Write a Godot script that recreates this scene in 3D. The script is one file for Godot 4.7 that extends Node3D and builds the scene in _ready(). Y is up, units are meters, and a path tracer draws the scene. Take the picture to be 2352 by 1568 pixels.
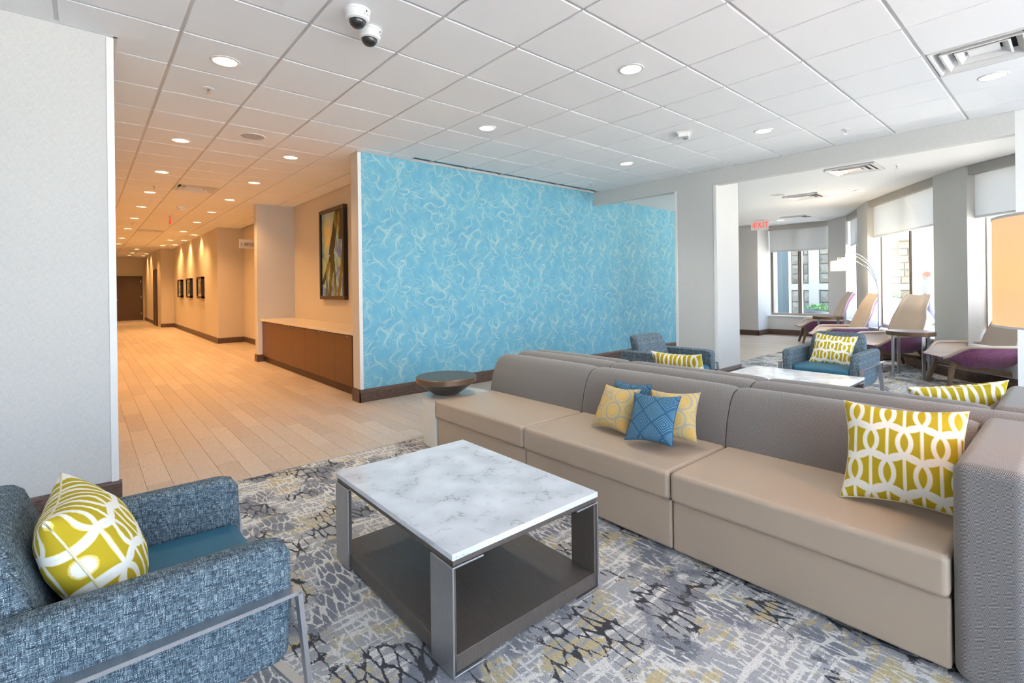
extends Node3D
# Hotel lobby: lounge with sectional sofas, accent wall, tiled ceiling, corridor and glazed bay.

const CEIL := 3.08
const CEIL2 := 3.0
const T := 0.6096
var M := {}
var used := {}
var rng := RandomNumberGenerator.new()


# ---------------------------------------------------------------- mesh collector
class Sh:
	var v := PackedVector3Array()
	var n := PackedVector3Array()
	var uv := PackedVector2Array()
	var xf := Transform3D()

	func tri(a: Vector3, b: Vector3, c: Vector3, na: Vector3, nb: Vector3, nc: Vector3, ua := Vector2.ZERO, ub := Vector2.ZERO, uc := Vector2.ZERO) -> void:
		a = xf * a
		b = xf * b
		c = xf * c
		na = (xf.basis * na).normalized()
		nb = (xf.basis * nb).normalized()
		nc = (xf.basis * nc).normalized()
		if (c - a).cross(b - a).dot(na + nb + nc) < 0.0:
			v.append_array(PackedVector3Array([a, c, b]))
			n.append_array(PackedVector3Array([na, nc, nb]))
			uv.append_array(PackedVector2Array([ua, uc, ub]))
		else:
			v.append_array(PackedVector3Array([a, b, c]))
			n.append_array(PackedVector3Array([na, nb, nc]))
			uv.append_array(PackedVector2Array([ua, ub, uc]))

	func quad(a: Vector3, b: Vector3, c: Vector3, d: Vector3, nn: Vector3, u0 := Vector2(0, 1), u1 := Vector2(1, 1), u2 := Vector2(1, 0), u3 := Vector2(0, 0)) -> void:
		tri(a, b, c, nn, nn, nn, u0, u1, u2)
		tri(a, c, d, nn, nn, nn, u0, u2, u3)

	func box(c: Vector3, s: Vector3) -> void:
		var h := s * 0.5
		for ax in 3:
			var u := Vector3.ZERO
			var w := Vector3.ZERO
			var k := Vector3.ZERO
			k[ax] = 1.0
			u[(ax + 1) % 3] = h[(ax + 1) % 3]
			w[(ax + 2) % 3] = h[(ax + 2) % 3]
			for sg in [-1.0, 1.0]:
				var o: Vector3 = c + k * h[ax] * sg
				quad(o - u - w, o + u - w, o + u + w, o - u + w, k * sg)

	func bx(x0: float, x1: float, y0: float, y1: float, z0: float, z1: float) -> void:
		box(Vector3(x0 + x1, y0 + y1, z0 + z1) * 0.5, Vector3(absf(x1 - x0), absf(y1 - y0), absf(z1 - z0)))

	# rounded box: r radius, k steps per corner, sub extra cuts in the middle, deform optional
	func rbox(c: Vector3, s: Vector3, r: float, k := 2, sub := 1, deform = null) -> void:
		var h := s * 0.5
		r = minf(r, minf(h.x, minf(h.y, h.z)) * 0.98)
		var lists := []
		for ax in 3:
			var l := []
			for i in k:
				l.append(-h[ax] + r * (1.0 - cos(PI * 0.5 * i / k)) if false else -h[ax] + r * (1.0 - tan(PI * 0.25 * (1.0 - float(i) / k))))
			for i in sub + 1:
				l.append(lerpf(-h[ax] + r, h[ax] - r, float(i) / sub))
			for i in range(k - 1, -1, -1):
				l.append(-l[i])
			lists.append(l)
		var inn := h - Vector3(r, r, r)
		for ax in 3:
			var la: Array = lists[(ax + 1) % 3]
			var lb: Array = lists[(ax + 2) % 3]
			for sg in [-1.0, 1.0]:
				var pts := []
				var nrm := []
				for a in la:
					var rp := []
					var rn := []
					for b in lb:
						var p := Vector3.ZERO
						p[ax] = h[ax] * sg
						p[(ax + 1) % 3] = a
						p[(ax + 2) % 3] = b
						var q := p.clamp(-inn, inn)
						var nn := (p - q).normalized()
						var o := q + nn * r
						if deform != null:
							o = deform.call(o, h)
						rp.append(c + o)
						rn.append(nn)
					pts.append(rp)
					nrm.append(rn)
				for i in la.size() - 1:
					for j in lb.size() - 1:
						tri(pts[i][j], pts[i + 1][j], pts[i + 1][j + 1], nrm[i][j], nrm[i + 1][j], nrm[i + 1][j + 1])
						tri(pts[i][j], pts[i + 1][j + 1], pts[i][j + 1], nrm[i][j], nrm[i + 1][j + 1], nrm[i][j + 1])

	# extrude a polygon lying in (a, b) along axis c from d0 to d1; axes given as vectors
	func prism(poly: PackedVector2Array, a: Vector3, b: Vector3, c: Vector3, d0: float, d1: float) -> void:
		var ids := Geometry2D.triangulate_polygon(poly)
		var mid := Vector2.ZERO
		for p in poly:
			mid += p / poly.size()
		for e in [[d0, -1.0], [d1, 1.0]]:
			for i in range(0, ids.size(), 3):
				var q := []
				for t in 3:
					var p: Vector2 = poly[ids[i + t]]
					q.append(a * p.x + b * p.y + c * e[0])
				tri(q[0], q[1], q[2], c * e[1], c * e[1], c * e[1], poly[ids[i]], poly[ids[i + 1]], poly[ids[i + 2]])
		var area := 0.0
		for i in poly.size():
			var p: Vector2 = poly[i]
			var q: Vector2 = poly[(i + 1) % poly.size()]
			area += p.x * q.y - q.x * p.y
		for i in poly.size():
			var p: Vector2 = poly[i]
			var q: Vector2 = poly[(i + 1) % poly.size()]
			var d := (q - p).normalized()
			var o := Vector2(d.y, -d.x) * (1.0 if area > 0.0 else -1.0)
			quad(a * p.x + b * p.y + c * d0, a * q.x + b * q.y + c * d0, a * q.x + b * q.y + c * d1, a * p.x + b * p.y + c * d1, a * o.x + b * o.y)

	# lathe about local y; profile of (radius, y); smooth makes the profile soft
	func lathe(prof: Array, seg := 24, smooth := false, c := Vector3.ZERO, a0 := 0.0, a1 := TAU) -> void:
		var ns := []
		for i in prof.size() - 1:
			var d: Vector2 = prof[i + 1] - prof[i]
			ns.append(Vector2(d.y, -d.x).normalized())
		for i in prof.size() - 1:
			var p: Vector2 = prof[i]
			var q: Vector2 = prof[i + 1]
			var np: Vector2 = ns[i]
			var nq: Vector2 = ns[i]
			if smooth:
				if i > 0:
					np = (ns[i] + ns[i - 1]).normalized()
				if i < prof.size() - 2:
					nq = (ns[i] + ns[i + 1]).normalized()
			for k in seg:
				var t0 := a0 + (a1 - a0) * k / seg
				var t1 := a0 + (a1 - a0) * (k + 1) / seg
				var e0 := Vector3(cos(t0), 0, sin(t0))
				var e1 := Vector3(cos(t1), 0, sin(t1))
				var y := Vector3.UP
				var A := c + e0 * p.x + y * p.y
				var B := c + e1 * p.x + y * p.y
				var C := c + e1 * q.x + y * q.y
				var D := c + e0 * q.x + y * q.y
				if q.x > 1e-5:
					tri(A, C, D, e0 * np.x + y * np.y, e1 * nq.x + y * nq.y, e0 * nq.x + y * nq.y)
				if p.x > 1e-5:
					tri(A, B, C, e0 * np.x + y * np.y, e1 * np.x + y * np.y, e1 * nq.x + y * nq.y)

	func tube(path: Array, r: float, seg := 8, r_end := -1.0) -> void:
		if r_end < 0.0:
			r_end = r
		var rings := []
		var norms := []
		for i in path.size():
			var p: Vector3 = path[i]
			var d: Vector3 = (path[mini(i + 1, path.size() - 1)] - path[maxi(i - 1, 0)]).normalized()
			var s := d.cross(Vector3.UP if absf(d.y) < 0.95 else Vector3.RIGHT).normalized()
			var t := s.cross(d)
			var rr := lerpf(r, r_end, float(i) / maxi(1, path.size() - 1))
			var a := []
			var b := []
			for k in seg:
				var e := s * cos(TAU * k / seg) + t * sin(TAU * k / seg)
				a.append(p + e * rr)
				b.append(e)
			rings.append(a)
			norms.append(b)
		for i in path.size() - 1:
			for k in seg:
				var l := (k + 1) % seg
				tri(rings[i][k], rings[i + 1][k], rings[i + 1][l], norms[i][k], norms[i + 1][k], norms[i + 1][l])
				tri(rings[i][k], rings[i + 1][l], rings[i][l], norms[i][k], norms[i + 1][l], norms[i][l])
		for e in [0, path.size() - 1]:
			var o: Vector3 = path[e]
			var d: Vector3 = (path[1] - path[0]).normalized() * -1.0 if e == 0 else (path[e] - path[e - 1]).normalized()
			for k in seg:
				tri(o, rings[e][k], rings[e][(k + 1) % seg], d, d, d)

	# bar of rectangular section between two points; w across, t along "up"
	func bar(p: Vector3, q: Vector3, w: float, t: float, up := Vector3.UP, w2 := -1.0, t2 := -1.0) -> void:
		if w2 < 0.0:
			w2 = w
		if t2 < 0.0:
			t2 = t
		var d := (q - p).normalized()
		var s := d.cross(up).normalized()
		var u := s.cross(d).normalized()
		var a := [p - s * w / 2 - u * t / 2, p + s * w / 2 - u * t / 2, p + s * w / 2 + u * t / 2, p - s * w / 2 + u * t / 2]
		var b := [q - s * w2 / 2 - u * t2 / 2, q + s * w2 / 2 - u * t2 / 2, q + s * w2 / 2 + u * t2 / 2, q - s * w2 / 2 + u * t2 / 2]
		var nn := [-u, s, u, -s]
		for i in 4:
			var j := (i + 1) % 4
			quad(a[i], a[j], b[j], b[i], nn[i])
		quad(a[0], a[1], a[2], a[3], -d)
		quad(b[0], b[1], b[2], b[3], d)

	# smooth sheet from a grid of points; flip tells which way it faces
	func sheet(g: Array, flip := 1.0, closed_u := false) -> void:
		var nu := g.size()
		var nv: int = g[0].size()
		var nn := []
		for i in nu:
			var row := []
			for j in nv:
				var i0 := maxi(i - 1, 0)
				var i1 := mini(i + 1, nu - 1)
				if closed_u:
					i0 = (i - 1 + nu - 1) % (nu - 1)
					i1 = (i + 1) % (nu - 1)
				var du: Vector3 = g[i1][j] - g[i0][j]
				var dv: Vector3 = g[i][mini(j + 1, nv - 1)] - g[i][maxi(j - 1, 0)]
				row.append((du.cross(dv)).normalized() * flip)
			nn.append(row)
		for i in nu - 1:
			for j in nv - 1:
				var u0 := Vector2(float(i) / (nu - 1), float(j) / (nv - 1))
				var u1 := Vector2(float(i + 1) / (nu - 1), float(j) / (nv - 1))
				var u2 := Vector2(float(i + 1) / (nu - 1), float(j + 1) / (nv - 1))
				var u3 := Vector2(float(i) / (nu - 1), float(j + 1) / (nv - 1))
				tri(g[i][j], g[i + 1][j], g[i + 1][j + 1], nn[i][j], nn[i + 1][j], nn[i + 1][j + 1], u0, u1, u2)
				tri(g[i][j], g[i + 1][j + 1], g[i][j + 1], nn[i][j], nn[i + 1][j + 1], nn[i][j + 1], u0, u2, u3)

	func mesh() -> ArrayMesh:
		var a := []
		a.resize(Mesh.ARRAY_MAX)
		a[Mesh.ARRAY_VERTEX] = v
		a[Mesh.ARRAY_NORMAL] = n
		a[Mesh.ARRAY_TEX_UV] = uv
		var m := ArrayMesh.new()
		m.add_surface_from_arrays(Mesh.PRIMITIVE_TRIANGLES, a)
		return m


# ---------------------------------------------------------------- scene helpers
func numbered(called: String) -> String:
	if not used.has(called):
		used[called] = 0
		return called
	used[called] += 1
	return "%s_%03d" % [called, used[called]]


func tag(o: Node, label := "", category := "", group := "", kind := "") -> Node:
	if label:
		o.set_meta("label", label)
	if category:
		o.set_meta("category", category)
	if group:
		o.set_meta("group", group)
	if kind:
		o.set_meta("kind", kind)
	return o


func thing(called: String, label: String, category: String, at := Vector3.ZERO, turn := 0.0, group := "", kind := "") -> Node3D:
	var o := Node3D.new()
	o.name = numbered(called)
	add_child(o)
	o.position = at
	o.rotation.y = turn
	tag(o, label, category, group, kind)
	return o


func obj(called: String, shape, m: Material, parent: Node = self) -> MeshInstance3D:
	var o := MeshInstance3D.new()
	o.name = numbered(called) if parent == self else called
	o.mesh = shape.mesh() if shape is Sh else shape
	o.material_override = m
	o.cast_shadow = GeometryInstance3D.SHADOW_CASTING_SETTING_ON
	parent.add_child(o, true)
	return o


func struct(called: String, shape, m: Material, label := "", category := "wall") -> MeshInstance3D:
	var o := obj(called, shape, m)
	tag(o, label, category, "", "structure")
	return o


func copy(o: Node3D, label: String, at: Vector3, turn: float) -> Node3D:
	var base := String(o.name)
	var r := RegEx.create_from_string("_\\d{3}$")
	base = r.sub(base, "")
	var c: Node3D = o.duplicate()
	c.name = numbered(base)
	add_child(c)
	c.position = at
	c.rotation = Vector3(0, turn, 0)
	c.set_meta("label", label)
	return c


func bxs(x0: float, x1: float, y0: float, y1: float, z0: float, z1: float) -> Sh:
	var s := Sh.new()
	s.bx(x0, x1, y0, y1, z0, z1)
	return s


func rb(c: Vector3, s: Vector3, r: float, k := 2, sub := 1, deform = null) -> Sh:
	var h := Sh.new()
	h.rbox(c, s, r, k, sub, deform)
	return h


func spot(parent: Node, at: Vector3, col: Color, e: float, ang: float, size := 0.07, soft := 0.8, aim := Vector3.DOWN) -> void:
	var l := SpotLight3D.new()
	l.name = "lamp_light"
	l.light_color = col
	l.light_energy = e
	l.spot_range = 40.0
	l.spot_attenuation = 2.0
	l.spot_angle = ang
	l.spot_angle_attenuation = soft
	l.light_size = size
	l.shadow_enabled = true
	parent.add_child(l, true)
	l.position = at
	l.basis = Basis.looking_at(aim, Vector3.FORWARD if absf(aim.y) > 0.9 else Vector3.UP)


func omni(parent: Node, at: Vector3, col: Color, e: float, size := 0.05) -> void:
	var l := OmniLight3D.new()
	l.name = "lamp_light"
	l.light_color = col
	l.light_energy = e
	l.omni_range = 40.0
	l.omni_attenuation = 2.0
	l.light_size = size
	l.shadow_enabled = true
	parent.add_child(l, true)
	l.position = at


# ---------------------------------------------------------------- materials and textures
func c8(r: int, g: int, b: int) -> Color:
	return Color(r / 255.0, g / 255.0, b / 255.0)


func mat(key: String, col: Color, rough := 0.6, metal := 0.0, tex: Texture2D = null, per_metre := 1.0, world := false) -> StandardMaterial3D:
	var m := StandardMaterial3D.new()
	m.resource_name = key
	m.albedo_color = col
	m.roughness = rough
	m.metallic = metal
	m.metallic_specular = 0.5
	if tex:
		m.albedo_texture = tex
		m.uv1_triplanar = true
		m.uv1_world_triplanar = world
		m.uv1_triplanar_sharpness = 8.0
		m.uv1_scale = Vector3.ONE * per_metre
	M[key] = m
	return m


func relief(key: String, tex: Texture2D, cm: float) -> void:
	M[key].heightmap_enabled = true
	M[key].heightmap_texture = tex
	M[key].heightmap_scale = cm


func to_tex(w: int, h: int, d: PackedByteArray) -> ImageTexture:
	return ImageTexture.create_from_image(Image.create_from_data(w, h, false, Image.FORMAT_RGB8, d))


func noise_bytes(w: int, h: int, seed_: int, freq: float, type := FastNoiseLite.TYPE_SIMPLEX_SMOOTH, oct := 3, warp := 0.0, warp_f := 0.01, gw := 0, gh := 0, cell := -1) -> PackedByteArray:
	var f := FastNoiseLite.new()
	f.seed = seed_
	f.noise_type = type
	f.frequency = freq
	f.fractal_octaves = oct
	f.fractal_type = FastNoiseLite.FRACTAL_FBM if oct > 1 else FastNoiseLite.FRACTAL_NONE
	if cell >= 0:
		f.cellular_return_type = cell
		f.cellular_jitter = 0.9
	if warp > 0.0:
		f.domain_warp_enabled = true
		f.domain_warp_type = FastNoiseLite.DOMAIN_WARP_SIMPLEX
		f.domain_warp_amplitude = warp
		f.domain_warp_frequency = warp_f
		f.domain_warp_fractal_octaves = 3
	var im := f.get_seamless_image(gw if gw else w, gh if gh else h)
	if gw or gh:
		im.resize(w, h, Image.INTERPOLATE_CUBIC)
	im.convert(Image.FORMAT_L8)
	return im.get_data()


# wood: grain runs along v (or along u if turned)
func wood_tex(dark: Color, light: Color, seed_: int, turned := false, bands := 0.5) -> ImageTexture:
	var w := 256
	var h := 256
	var a := noise_bytes(w, h, seed_, 0.03, FastNoiseLite.TYPE_SIMPLEX_SMOOTH, 4, 12.0, 0.01, 256, 24)
	var b := noise_bytes(w, h, seed_ + 7, 0.25, FastNoiseLite.TYPE_SIMPLEX, 2, 0.0, 0.01, 256, 12)
	var d := PackedByteArray()
	d.resize(w * h * 3)
	for y in h:
		for x in w:
			var i := y * w + x
			var g := a[i] / 255.0
			var t := clampf(lerpf(0.5, absf(fmod(g * 6.0, 1.0) - 0.5) * 2.0, bands) * 0.65 + b[i] / 255.0 * 0.35, 0.0, 1.0)
			var c := dark.lerp(light, t)
			var o := (x * w + y) * 3 if turned else i * 3
			d[o] = int(c.r * 255)
			d[o + 1] = int(c.g * 255)
			d[o + 2] = int(c.b * 255)
	return to_tex(w, h, d)


func mottle_tex(a_: Color, b_: Color, seed_: int, freq: float, oct := 4, size := 256) -> ImageTexture:
	var a := noise_bytes(size, size, seed_, freq, FastNoiseLite.TYPE_SIMPLEX_SMOOTH, oct)
	var d := PackedByteArray()
	d.resize(size * size * 3)
	for i in size * size:
		var c := a_.lerp(b_, a[i] / 255.0)
		d[i * 3] = int(c.r * 255)
		d[i * 3 + 1] = int(c.g * 255)
		d[i * 3 + 2] = int(c.b * 255)
	return to_tex(size, size, d)


# woven cloth: threads along u and v with tones of their own
func weave_tex(tones: Array, seed_: int, thread := 3, size := 256) -> ImageTexture:
	var r := RandomNumberGenerator.new()
	r.seed = seed_
	var cells := int(size / thread)
	var warp := []
	var weft := []
	for i in cells * cells:
		warp.append(r.randf())
		weft.append(r.randf())
	var d := PackedByteArray()
	d.resize(size * size * 3)
	for y in size:
		for x in size:
			var cx: int = mini(x / thread, cells - 1)
			var cy: int = mini(y / thread, cells - 1)
			var over := (cx + cy) % 2 == 0
			var t: float = warp[cx * cells + cy / 7] if over else weft[cy * cells + cx / 7]
			t = t * 0.75 + 0.25 * warp[(cx * 31 + cy * 17) % (cells * cells)]
			var k := t * (tones.size() - 1)
			var lo := int(k)
			var c: Color = tones[lo].lerp(tones[mini(lo + 1, tones.size() - 1)], k - lo)
			var o := (y * size + x) * 3
			d[o] = int(c.r * 255)
			d[o + 1] = int(c.g * 255)
			d[o + 2] = int(c.b * 255)
	return to_tex(size, size, d)


func chevron_tex(dark: Color, light: Color) -> ImageTexture:
	var size := 256
	var col := 64
	var pitch := 16.0
	var d := PackedByteArray()
	d.resize(size * size * 3)
	for y in size:
		for x in size:
			var ci: int = x / col
			var fx := x % col
			var up := ci % 2 == 0
			var s := (fx if up else col - fx) * 0.5 + y
			# every few rows a run of lines turns the other way, which gives the interlocked look
			var blk := int((y + ci * 40) / 64.0) % 2
			if blk == 1 and fx > col * 0.55:
				s = -(fx if up else col - fx) * 0.5 + y + 34.0
			var f := fposmod(s, pitch) / pitch
			var t := clampf((absf(f - 0.5) - 0.2) * 10.0 + 0.5, 0.0, 1.0)
			var c := light.lerp(dark, t)
			var o := (y * size + x) * 3
			d[o] = int(c.r * 255)
			d[o + 1] = int(c.g * 255)
			d[o + 2] = int(c.b * 255)
	return to_tex(size, size, d)


func linen_tex(base: Color, depth: float, seed_: int) -> ImageTexture:
	var size := 256
	var r := RandomNumberGenerator.new()
	r.seed = seed_
	var a := noise_bytes(size, size, seed_, 0.3, FastNoiseLite.TYPE_SIMPLEX, 1, 0.0, 0.01, 256, 16)
	var b := noise_bytes(size, size, seed_ + 3, 0.3, FastNoiseLite.TYPE_SIMPLEX, 1, 0.0, 0.01, 16, 256)
	var d := PackedByteArray()
	d.resize(size * size * 3)
	for i in size * size:
		var t := 1.0 - depth * (0.5 * a[i] + 0.5 * b[i]) / 255.0
		d[i * 3] = int(base.r * 255 * t)
		d[i * 3 + 1] = int(base.g * 255 * t)
		d[i * 3 + 2] = int(base.b * 255 * t)
	return to_tex(size, size, d)


func wallpaper_tex() -> ImageTexture:
	var s := 1024
	var base := noise_bytes(s, s, 37, 0.006, FastNoiseLite.TYPE_SIMPLEX_SMOOTH, 3, 40.0, 0.01, 1024, 600)
	var flow := noise_bytes(s, s, 11, 0.005, FastNoiseLite.TYPE_SIMPLEX_SMOOTH, 2, 30.0, 0.008)
	var ink := PackedByteArray()
	ink.resize(s * s)
	var r := RandomNumberGenerator.new()
	r.seed = 5
	# bundles of fine strands that drift along a flow field
	for b in 240:
		var c := Vector2(r.randf(), r.randf()) * s
		var n := 2 + r.randi() % 5
		var strength := 0.45 + 0.55 * r.randf()
		var bend := (r.randf() - 0.5) * 0.05
		for k in n:
			var p := c + Vector2(r.randfn() * 9.0, r.randfn() * 14.0)
			var len_ := 50 + r.randi() % 130
			var w := 0.6 + r.randf() * 1.0
			var drift := r.randf() * 0.4 - 0.2
			var spin := bend + (r.randf() - 0.5) * 0.012
			for t in len_:
				var ix := posmod(int(p.x), s)
				var iy := posmod(int(p.y), s)
				var ang := PI * 0.5 + (flow[iy * s + ix] - 128) * 0.030 + drift + spin * t
				p += Vector2(cos(ang), sin(ang)) * 1.5
				var fade := sin(PI * (t + 1.0) / (len_ + 1.0))
				var ww := w * (0.45 + 0.8 * fade)
				var rad := int(ceil(ww)) + 1
				for dy in range(-rad, rad + 1):
					for dx in range(-rad, rad + 1):
						var q := Vector2(floor(p.x) + dx, floor(p.y) + dy)
						var a := clampf(ww + 0.5 - q.distance_to(p), 0.0, 1.0) * strength * (0.4 + 0.6 * fade)
						var o := posmod(int(q.y), s) * s + posmod(int(q.x), s)
						ink[o] = maxi(ink[o], int(a * 255))
	var p0 := c8(104, 172, 202)
	var q0 := c8(122, 186, 206)
	var line := c8(222, 228, 208)
	var d := PackedByteArray()
	d.resize(s * s * 3)
	for i in s * s:
		var c := p0.lerp(q0, base[i] / 255.0).lerp(line, ink[i] / 255.0 * 0.74)
		d[i * 3] = int(c.r * 255)
		d[i * 3 + 1] = int(c.g * 255)
		d[i * 3 + 2] = int(c.b * 255)
	return to_tex(s, s, d)


func carpet_tex() -> ImageTexture:
	var s := 1536
	# net of cells drawn out along v, two scales
	var a := noise_bytes(s, s, 5, 0.05, FastNoiseLite.TYPE_CELLULAR, 1, 12.0, 0.02, 1536, 520, FastNoiseLite.RETURN_DISTANCE2_SUB)
	var a2 := noise_bytes(s, s, 15, 0.062, FastNoiseLite.TYPE_CELLULAR, 1, 9.0, 0.03, 1536, 420, FastNoiseLite.RETURN_DISTANCE2_SUB)
	var st := noise_bytes(s, s, 25, 0.05, FastNoiseLite.TYPE_SIMPLEX, 2, 0.0, 0.01, 180, 1536)
	var r1 := noise_bytes(s, s, 31, 0.0045, FastNoiseLite.TYPE_SIMPLEX_SMOOTH, 4, 40.0, 0.01)
	var r2 := noise_bytes(s, s, 47, 0.006, FastNoiseLite.TYPE_SIMPLEX_SMOOTH, 3, 40.0, 0.01)
	var r3 := noise_bytes(s, s, 59, 0.005, FastNoiseLite.TYPE_SIMPLEX_SMOOTH, 3, 60.0, 0.015)
	var r4 := noise_bytes(s, s, 71, 0.012, FastNoiseLite.TYPE_SIMPLEX_SMOOTH, 3)
	var fr := RandomNumberGenerator.new()
	fr.seed = 9
	var grain := PackedByteArray()
	grain.resize(65536)
	for i in 65536:
		grain[i] = fr.randi() % 256
	var mid := [180, 180, 182]
	var slate := [138, 141, 150]
	var tan := [208, 192, 150]
	var cream := [236, 233, 227]
	var black := [70, 70, 74]
	var d := PackedByteArray()
	d.resize(s * s * 3)
	for i in s * s:
		var g: int = grain[(i * 7 + (i / s) * 131) & 65535]
		var jit := (g - 128) / 10
		var c: Array = mid
		if r1[i] + jit > 152:
			c = slate
		elif r2[i] + jit > 140 and st[i] + jit * 2 > 116:
			c = tan
		elif st[i] + jit * 2 > 168:
			c = cream
		var net: int = a[i] if r3[i] > 120 else a2[i]
		var thick := 30 + (r4[i] - 128) / 4
		if net + jit / 2 < thick:
			var w := r3[i] + jit
			if w < 140:
				c = cream
			elif w < 158 and r1[i] > 120:
				c = slate
			elif w > 158:
				c = black
			else:
				c = cream
		var k := 0.80 + g * 0.0009
		d[i * 3] = int(c[0] * k)
		d[i * 3 + 1] = int(c[1] * k)
		d[i * 3 + 2] = int(c[2] * k)
	return to_tex(s, s, d)


func marble_tex() -> ImageTexture:
	var s := 768
	var a := noise_bytes(s, s, 3, 0.004, FastNoiseLite.TYPE_SIMPLEX_SMOOTH, 5, 50.0, 0.012)
	var b := noise_bytes(s, s, 8, 0.02, FastNoiseLite.TYPE_SIMPLEX_SMOOTH, 4)
	var k := noise_bytes(s, s, 13, 0.006, FastNoiseLite.TYPE_SIMPLEX_SMOOTH, 2)
	var d := PackedByteArray()
	d.resize(s * s * 3)
	for i in s * s:
		var vein := clampf(1.0 - absf(a[i] - 128) / 4.5, 0.0, 1.0) * clampf((k[i] - 110) / 60.0, 0.0, 1.0)
		var fleck := clampf((b[i] - 178) / 45.0, 0.0, 1.0)
		var t := 1.0 - 0.24 * vein - 0.06 * fleck - 0.13 * k[i] / 255.0
		d[i * 3] = int(236 * t)
		d[i * 3 + 1] = int(238 * t)
		d[i * 3 + 2] = int(minf(241 * (t + 0.01), 255.0))
	return to_tex(s, s, d)


# printed cushion: interlaced rings
func rings_tex() -> ImageTexture:
	var s := 512
	var step := s / 3.8
	var row := s / 3.4
	var rr := step * 0.69
	var band := step * 0.064
	var bg := c8(186, 163, 26)
	var white := c8(240, 238, 230)
	var edge := c8(228, 206, 120)
	var d := PackedByteArray()
	d.resize(s * s * 3)
	for y in s:
		for x in s:
			var best := 1e9
			var inside := 0
			var bar_ := 1e9
			var j0 := int(floor(y / row))
			for j in range(j0 - 1, j0 + 3):
				var off := step * 0.5 if j & 1 else 0.0
				var cy := (j + 0.45) * row
				var i0 := int(round((x - off) / step))
				for i in range(i0 - 1, i0 + 2):
					var dx := x - (i * step + off)
					var dy := y - cy
					var dist := sqrt(dx * dx + dy * dy * 1.04)
					best = minf(best, absf(dist - rr))
					if dist < rr:
						inside += 1
						bar_ = minf(bar_, absf(dx))
			if inside == 1:
				best = minf(best, bar_ + band * 0.35)
			var c := bg
			if best < band:
				c = white
			elif best < band * 1.28:
				c = edge
			var o := (y * s + x) * 3
			d[o] = int(c.r * 255)
			d[o + 1] = int(c.g * 255)
			d[o + 2] = int(c.b * 255)
	return to_tex(s, s, d)


# printed cushion: fine stars of straight lines in diamonds
func star_tex() -> ImageTexture:
	var s := 256
	var bg := c8(48, 98, 132)
	var fg := c8(146, 176, 186)
	var d := PackedByteArray()
	d.resize(s * s * 3)
	for y in s:
		for x in s:
			var u := float(x) / s * 2.2 + 0.2
			var v := float(y) / s * 2.2 + 0.1
			var a := u + v
			var b := u - v
			var fa := fposmod(a, 1.0) - 0.5
			var fb := fposmod(b, 1.0) - 0.5
			var cell := (int(floor(a)) + int(floor(b))) & 1
			var t := 0.0
			if cell == 0:
				var ang := atan2(fa, fb) / TAU * 40.0
				if absf(fposmod(ang, 1.0) - 0.5) < 0.2:
					t = 1.0
			else:
				var q := maxf(absf(fa), absf(fb))
				if absf(fposmod(q * 9.0, 1.0) - 0.5) < 0.17:
					t = 1.0
			if maxf(absf(fa), absf(fb)) > 0.47:
				t = 0.0
			if ((x * 7 + y * 13) % 5) == 0:
				t *= 0.4
			var c := bg.lerp(fg, t * 0.75)
			var o := (y * s + x) * 3
			d[o] = int(c.r * 255)
			d[o + 1] = int(c.g * 255)
			d[o + 2] = int(c.b * 255)
	return to_tex(s, s, d)


# printed cushion: grey circles on tan
func circles_tex() -> ImageTexture:
	var s := 256
	var r := RandomNumberGenerator.new()
	r.seed = 4
	var cs := [[0.25, 0.42, 0.17], [0.72, 0.25, 0.2], [0.2, 0.74, 0.16], [0.62, 0.62, 0.22], [0.45, 0.08, 0.12], [0.9, 0.85, 0.2], [0.42, 0.98, 0.2], [0.98, 0.5, 0.13], [0.02, 0.1, 0.16]]
	var d := PackedByteArray()
	d.resize(s * s * 3)
	for y in s:
		for x in s:
			var p := Vector2(x, y) / s
			var c := c8(214, 186, 122)
			var near := 9.0
			for k in cs:
				near = minf(near, p.distance_to(Vector2(k[0], k[1])) / k[2])
			if fposmod(near * 2.4 + 0.25, 1.0) < 0.42 and near > 0.45:
				c = c8(178, 170, 152)
			elif near <= 0.45:
				c = c8(222, 184, 108)
			var o := (y * s + x) * 3
			d[o] = int(c.r * 255)
			d[o + 1] = int(c.g * 255)
			d[o + 2] = int(c.b * 255)
	return to_tex(s, s, d)


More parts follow.
